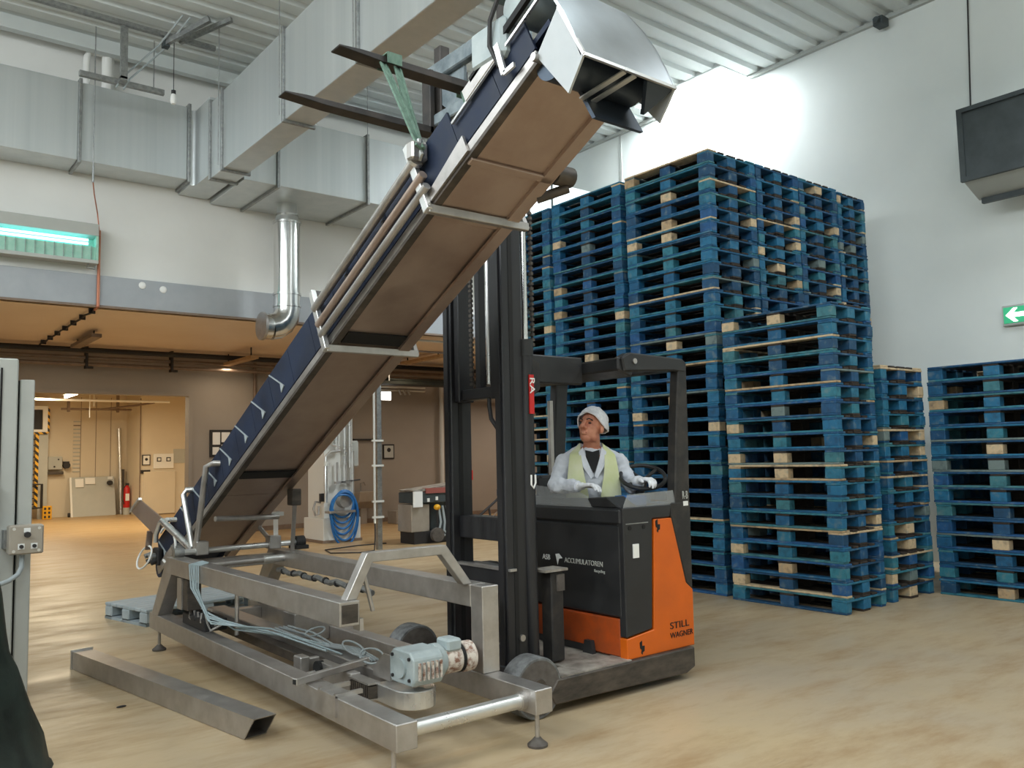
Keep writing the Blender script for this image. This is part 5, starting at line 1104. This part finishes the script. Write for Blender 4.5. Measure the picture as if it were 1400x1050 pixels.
# local frame: x = driver's left (right in the picture), y = backwards, z = up
HC = Vector((0.0, -0.07, 1.628))
HR = Matrix.Rotation(math.radians(-34), 3, 'Z') @ Matrix.Rotation(math.radians(-18), 3, 'X')   # turned to his right, chin up
def H(x, y, z): return HC + HR @ Vector((x, y, z))
NB = Vector((0.005, 0.0, 1.47))
body = MB()
body.ell(H(0, 0.015, 0.035), 0.077, 0.096, 0.088, rot=HR)            # cranium
body.ell(H(0, -0.03, -0.035), 0.062, 0.066, 0.078, rot=HR)           # face
body.ell(H(0, -0.052, -0.092), 0.034, 0.032, 0.026, rot=HR)          # chin
body.ell(H(0.034, -0.01, -0.075), 0.028, 0.05, 0.032, rot=HR)        # jaw
body.ell(H(-0.034, -0.01, -0.075), 0.028, 0.05, 0.032, rot=HR)
body.ell(H(0, -0.086, 0.026), 0.050, 0.018, 0.012, rot=HR)           # brow
body.capsule(H(0, -0.098, 0.012), H(0, -0.124, -0.030), 0.011, 0.016)  # nose
body.ell(H(0.015, -0.100, -0.034), 0.012, 0.014, 0.010, rot=HR); body.ell(H(-0.015, -0.100, -0.034), 0.012, 0.014, 0.010, rot=HR)
body.ell(H(0, -0.093, -0.060), 0.024, 0.012, 0.007, rot=HR); body.ell(H(0, -0.091, -0.074), 0.021, 0.012, 0.007, rot=HR)
body.ell(H(0.036, -0.066, -0.02), 0.022, 0.022, 0.02, rot=HR); body.ell(H(-0.036, -0.066, -0.02), 0.022, 0.022, 0.02, rot=HR)
for sx in (-1, 1): body.ell(H(sx*0.079, 0.012, -0.01), 0.010, 0.022, 0.032, rot=HR)
body.capsule(NB, H(0, 0.02, -0.06), 0.060, 0.056)
body.capsule((0, 0.03, 1.16), (0, 0.02, 1.38), 0.135, 0.145); body.capsule((-0.13, 0.02, 1.375), (0.13, 0.02, 1.375), 0.05, 0.05)
body.capsule((-0.07, 0.07, 0.92), (0.07, 0.07, 0.92), 0.12, 0.12)
SR, ERt, WR = Vector((-0.185, 0.02, 1.385)), Vector((-0.255, -0.08, 1.235)), Vector((-0.105, -0.245, 1.235))
SLh, EL, WL = Vector((0.190, 0.02, 1.385)), Vector((0.268, -0.03, 1.225)), Vector((0.300, -0.215, 1.262))
for S_, E_, W_ in ((SR, ERt, WR), (SLh, EL, WL)):
    body.capsule(S_, E_, 0.045, 0.038); body.capsule(E_, W_, 0.036, 0.026)
for sx in (-1, 1):
    body.capsule((sx*0.09, 0.04, 0.90), (sx*0.10, -0.22, 0.90), 0.08, 0.06); body.capsule((sx*0.10, -0.22, 0.90), (sx*0.10, -0.18, 0.55), 0.058, 0.042)
    body.capsule((sx*0.10, -0.15, 0.51), (sx*0.10, -0.24, 0.50), 0.036, 0.03)
remesh(body, 'body', 'skin', pr, 0.0045, 3)
# eyes, brows, mouth line
for sx in (-1, 1):
    put('eye', MB().ell(H(sx*0.031, -0.080, 0.004), 0.012, 0.008, 0.006, rot=HR), 'eye_dark', pr, smooth=True)
    put('eyebrow', MB().tube([H(sx*0.014, -0.099, 0.024), H(sx*0.032, -0.097, 0.030), H(sx*0.052, -0.080, 0.022)], 0.005, 6), 'eye_dark', pr, smooth=True)
put('mouth', MB().tube([H(-0.022, -0.090, -0.067), H(0, -0.101, -0.064), H(0.022, -0.090, -0.068)], 0.003, 6), 'lips', pr, smooth=True)
# hairnet
hn = MB(); nlat, nlon = 12, 28; vs = []; fs = []
for i in range(nlat+1):
    t = math.pi*0.60*i/nlat
    for k_ in range(nlon):
        a = 2*math.pi*k_/nlon
        front = max(0.0, -math.sin(a))
        tt = t*(1-0.36*front**1.5)
        pf_ = 1+0.035*math.sin(a*9+i*1.3)*(i/nlat) + 0.03*math.sin(a*4+i)
        vs.append(H(0.101*math.sin(tt)*math.cos(a)*pf_, 0.022+0.124*math.sin(tt)*math.sin(a)*pf_, 0.040+0.116*math.cos(tt)*pf_))
for i in range(nlat):
    for k_ in range(nlon): fs.append((i*nlon+k_, i*nlon+(k_+1) % nlon, (i+1)*nlon+(k_+1) % nlon, (i+1)*nlon+k_))
put('hairnet', MB().add(vs, fs), 'hairnet', pr, smooth=True)
put('hairnet_band', MB().tube([v for v in vs[nlat*nlon:]], 0.006, 6, closed=True), 'hairnet', pr, smooth=True)
# white coat: torso shell and sleeves
coat = MB()
coat.capsule((0, 0.035, 1.02), (0, 0.03, 1.36), 0.165, 0.165); coat.capsule((-0.14, 0.025, 1.385), (0.14, 0.025, 1.385), 0.08, 0.08)
for sx in (-1, 1): coat.capsule((sx*0.065, 0.02, 1.475), (sx*0.175, 0.02, 1.385), 0.045, 0.072)
coat.ell((0, -0.02, 1.25), 0.17, 0.13, 0.2)
for S_, E_, W_ in ((SR, ERt, WR), (SLh, EL, WL)):
    coat.capsule(S_, E_, 0.070, 0.056); coat.capsule(E_, E_.lerp(W_, 0.86), 0.055, 0.042)
    coat.ell(E_, 0.060, 0.060, 0.058)
remesh(coat, 'coat', 'coat', pr, 0.008, 4, folds=0.035)
# coat lapels
def chest(x, z): # front surface of the coat
    return -0.135 - 0.02*(1-abs(x)/0.2) + 0.06*max(0, (z-1.32))/0.15
lap = MB()
for sx in (-1, 1):
    pts = [(sx*0.065, 1.495), (sx*0.095, 1.46), (sx*0.07, 1.36), (sx*0.02, 1.28), (sx*0.002, 1.30), (sx*0.045, 1.42)]
    f_ = [(x, chest(x, z)-0.02, z) for x, z in pts]; b_ = [(x, y+0.02, z) for x, y, z in f_]
    put('lapel', MB().add(f_+b_, [tuple(range(6)), tuple(range(11, 5, -1))] + [(i, i+6, (i+1) % 6+6, (i+1) % 6) for i in range(6)]), 'coat', pr, smooth=False)
# black shirt in the neckline
pts = [(-0.048, 1.475), (0.0, 1.462), (0.048, 1.475), (0.042, 1.40), (0.0, 1.32), (-0.042, 1.40)]
f_ = [(x, chest(x, z)-0.014, z) for x, z in pts]; b_ = [(x, y+0.05, z) for x, y, z in f_]
put('shirt', MB().add(f_+b_, [tuple(range(6)), tuple(range(11, 5, -1))] + [(i, i+6, (i+1) % 6+6, (i+1) % 6) for i in range(6)]), 'shirt', pr)
put('shirt_collar', MB().tube([(0.005+0.068*math.cos(t), -0.005+0.066*math.sin(t), 1.478-0.012*math.sin(t)*-1) for t in [k_*2*math.pi/20 for k_ in range(20)]], 0.014, 8, closed=True), 'shirt', pr, smooth=True)
# vest: two front panels and shoulder straps that follow the coat
vest = MB()
for sx in (-1, 1):
    rows = []
    for z, xi, xo in ((1.00, 0.03, 0.19), (1.10, 0.035, 0.19), (1.20, 0.045, 0.185), (1.30, 0.065, 0.175), (1.38, 0.075, 0.165), (1.44, 0.08, 0.155)):
        row = []
        for q in range(5):
            x = xi+(xo-xi)*q/4
            y = 0.01 - math.sqrt(max(0.0, 0.205**2-(x*0.86)**2))*0.93 + (0.05*max(0, z-1.34)/0.1)
            row.append((sx*x, y, z))
        rows.append(row)
    rows.append([(sx*(0.075+0.018*q), -0.03, 1.522-0.016*q) for q in range(5)])
    rows.append([(sx*(0.075+0.018*q), 0.06, 1.525-0.016*q) for q in range(5)])
    rows.append([(sx*(0.085+0.016*q), 0.13, 1.42) for q in range(5)])
    vs = [p for r_ in rows for p in r_]; n_ = len(vs)
    fs = [(i*5+q, i*5+q+1, (i+1)*5+q+1, (i+1)*5+q) for i in range(len(rows)-1) for q in range(4)]
    put('vest_panel', MB().add(vs, fs), 'vest', pr, smooth=True, label='pale yellow high-visibility vest front')
# gloved hands
def hand(W_, fwd, side, up, spec):
    h = MB(); W_ = Vector(W_); fwd = Vector(fwd).normalized(); up = Vector(up).normalized(); sd = fwd.cross(up).normalized()*side
    up = sd.cross(fwd).normalized()*side if side > 0 else fwd.cross(sd).normalized()
    P0 = W_+fwd*0.02; P1 = W_+fwd*0.085
    for q in (-0.026, -0.009, 0.009, 0.026): h.capsule(P0+sd*q*0.7, P1+sd*q, 0.016, 0.014, 8)
    for i, (q, l1, l2, l3) in enumerate(((-0.030, .036, .024, .020), (-0.010, .042, .028, .022), (0.010, .039, .026, .021), (0.029, .030, .020, .018))):
        a0 = P1+sd*q; ang = spec
        d1 = (fwd*math.cos(ang*0.6)-up*math.sin(ang*0.6)); d2 = (fwd*math.cos(ang*1.5)-up*math.sin(ang*1.5)); d3 = (fwd*math.cos(ang*2.3)-up*math.sin(ang*2.3))
        b0 = a0+d1*l1; c0 = b0+d2*l2; e0 = c0+d3*l3
        h.capsule(a0, b0, 0.0105, 0.0095, 8); h.capsule(b0, c0, 0.0095, 0.009, 8); h.capsule(c0, e0, 0.009, 0.0075, 8)
    T0 = W_+fwd*0.03-sd*0.03; T1 = T0-sd*0.022+fwd*0.03-up*0.008; T2 = T1+fwd*0.028-up*0.012
    h.capsule(T0, T1, 0.014, 0.011, 8); h.capsule(T1, T2, 0.011, 0.009, 8)
    h.capsule(W_-fwd*0.03, W_+fwd*0.02, 0.029, 0.026, 10)
    return remesh(h, 'glove', 'glove', pr, 0.0042, 2, 'white work glove')
hand(WR, (0.75, -0.55, 0.12), 1, (0.1, 0.0, 1.0), 0.55)
hand(WL, (0.35, -0.55, 0.10), -1, (0.0, 0.1, 1.0), 0.75)
put('cuff', MB().tube([WR-Vector((0.075, -0.08, 0))*0.5, WR-Vector((0.02, -0.02, 0))*0.5], 0.040, 14), 'coat', pr, smooth=True)

# ------------------------------------------------------------------ cabinet and tarpaulin at the left edge
cb = thing('switch_cabinet', 'tall pale grey steel switch cabinet at the left edge with side post', 'cabinet', (0.4, 6.2, 0))
put('body', MB().box(-0.35, 0.83, 5.92, 6.7, 0.0, 2.11), 'cab_grey', cb, bevel=0.008)
put('door', MB().box(-0.30, 0.72, 5.90, 5.92, 0.08, 2.0), 'cab_grey', cb, bevel=0.006)
put('door_recess', MB().box(0.735, 0.745, 5.912, 5.92, 0.05, 2.05), 'dark_hole', cb)
put('handle', MB().box(0.675, 0.725, 5.85, 5.90, 1.15, 1.36), 'cable_dark', cb, bevel=0.01)
put('side_post', MB().box(0.845, 0.925, 5.95, 6.05, 0.0, 1.985), 'cab_grey', cb, bevel=0.006)
put('post_gap', MB().box(0.83, 0.845, 5.98, 6.0, 0.0, 1.98), 'dark_hole', cb)
kb = thing('push_button_box', 'grey push button box with three switches on the cabinet post', 'control box', (0.86, 5.75, 0.9))
kx0, kx1, kz0, kz1, ky = 0.775, 0.955, 0.935, 1.105, 5.72
put('case', MB().box(kx0, kx1, ky, ky+0.10, kz0, kz1), 'box_grey', kb, bevel=0.008)
put('back_mount', MB().box(kx0-0.012, kx0+0.08, ky+0.10, 5.95, kz0+0.03, kz1-0.03), 'galv', kb)
for (x, z) in ((0.80, 0.955), (0.93, 0.955), (0.80, 1.085), (0.93, 1.085)):
    put('screw', MB().cyl((x, ky-0.004, z), (x, ky, z), 0.009, 10), 'steel_bright', kb, smooth=True)
put('switch_plate', MB().box(0.850, 0.884, ky-0.006, ky, 1.063, 1.088), 'white', kb)
put('rotary_switch', MB().cyl((0.867, ky-0.03, 1.05), (0.867, ky, 1.05), 0.017, 14), 'cable_dark', kb, smooth=True)
for x in (0.838, 0.905):
    put('button_plate', MB().box(x-0.017, x+0.017, ky-0.005, ky, 0.965, 0.998), 'white', kb)
    put('button', MB().cyl((x, ky-0.02, 0.982), (x, ky-0.004, 0.982), 0.011, 12), 'cable_dark', kb, smooth=True)
put('cable', MB().tube([(0.85, ky+0.05, kz0), (0.85, ky+0.05, 0.86), (0.83, ky+0.03, 0.82), (0.78, ky, 0.79), (0.68, ky-0.02, 0.76)], 0.014, 10), 'cable_grey', kb, smooth=True)
# tarpaulin-covered stack
tpn = MB(); nz_, na = 22, 40; vs = []; fs = []
prof = [(0.0, 0.86), (0.03, 0.83), (0.16, 0.80), (0.30, 0.745), (0.49, 0.69), (0.57, 0.655), (0.66, 0.64), (0.85, 0.615), (1.04, 0.575), (1.25, 0.52), (1.40, 0.40), (1.48, 0.2), (1.50, 0.0)]
rr_ = random.Random(3)
for i, (z, rx) in enumerate(prof):
    for k_ in range(na):
        a = 2*math.pi*k_/na
        fold = 1+0.05*math.sin(a*7+i*0.35)*(1-z/1.6)+0.02*math.sin(a*13+i)
        if math.cos(a) > 0.93: fold = 1+(fold-1)*0.3
        vs.append((-0.15+(rx+0.15)*math.cos(a)*fold, 4.75+0.62*(rx/0.86)*math.sin(a)*fold, z))
for i in range(len(prof)-1):
    for k_ in range(na): fs.append((i*na+k_, i*na+(k_+1) % na, (i+1)*na+(k_+1) % na, (i+1)*na+k_))
put('tarpaulin', MB().add(vs, fs), 'tarp', label='dark green tarpaulin draped over goods beside the grey cabinet', cat='tarpaulin', smooth=True)

for o in bpy.data.objects:
    if '_o' in o: del o['_o']
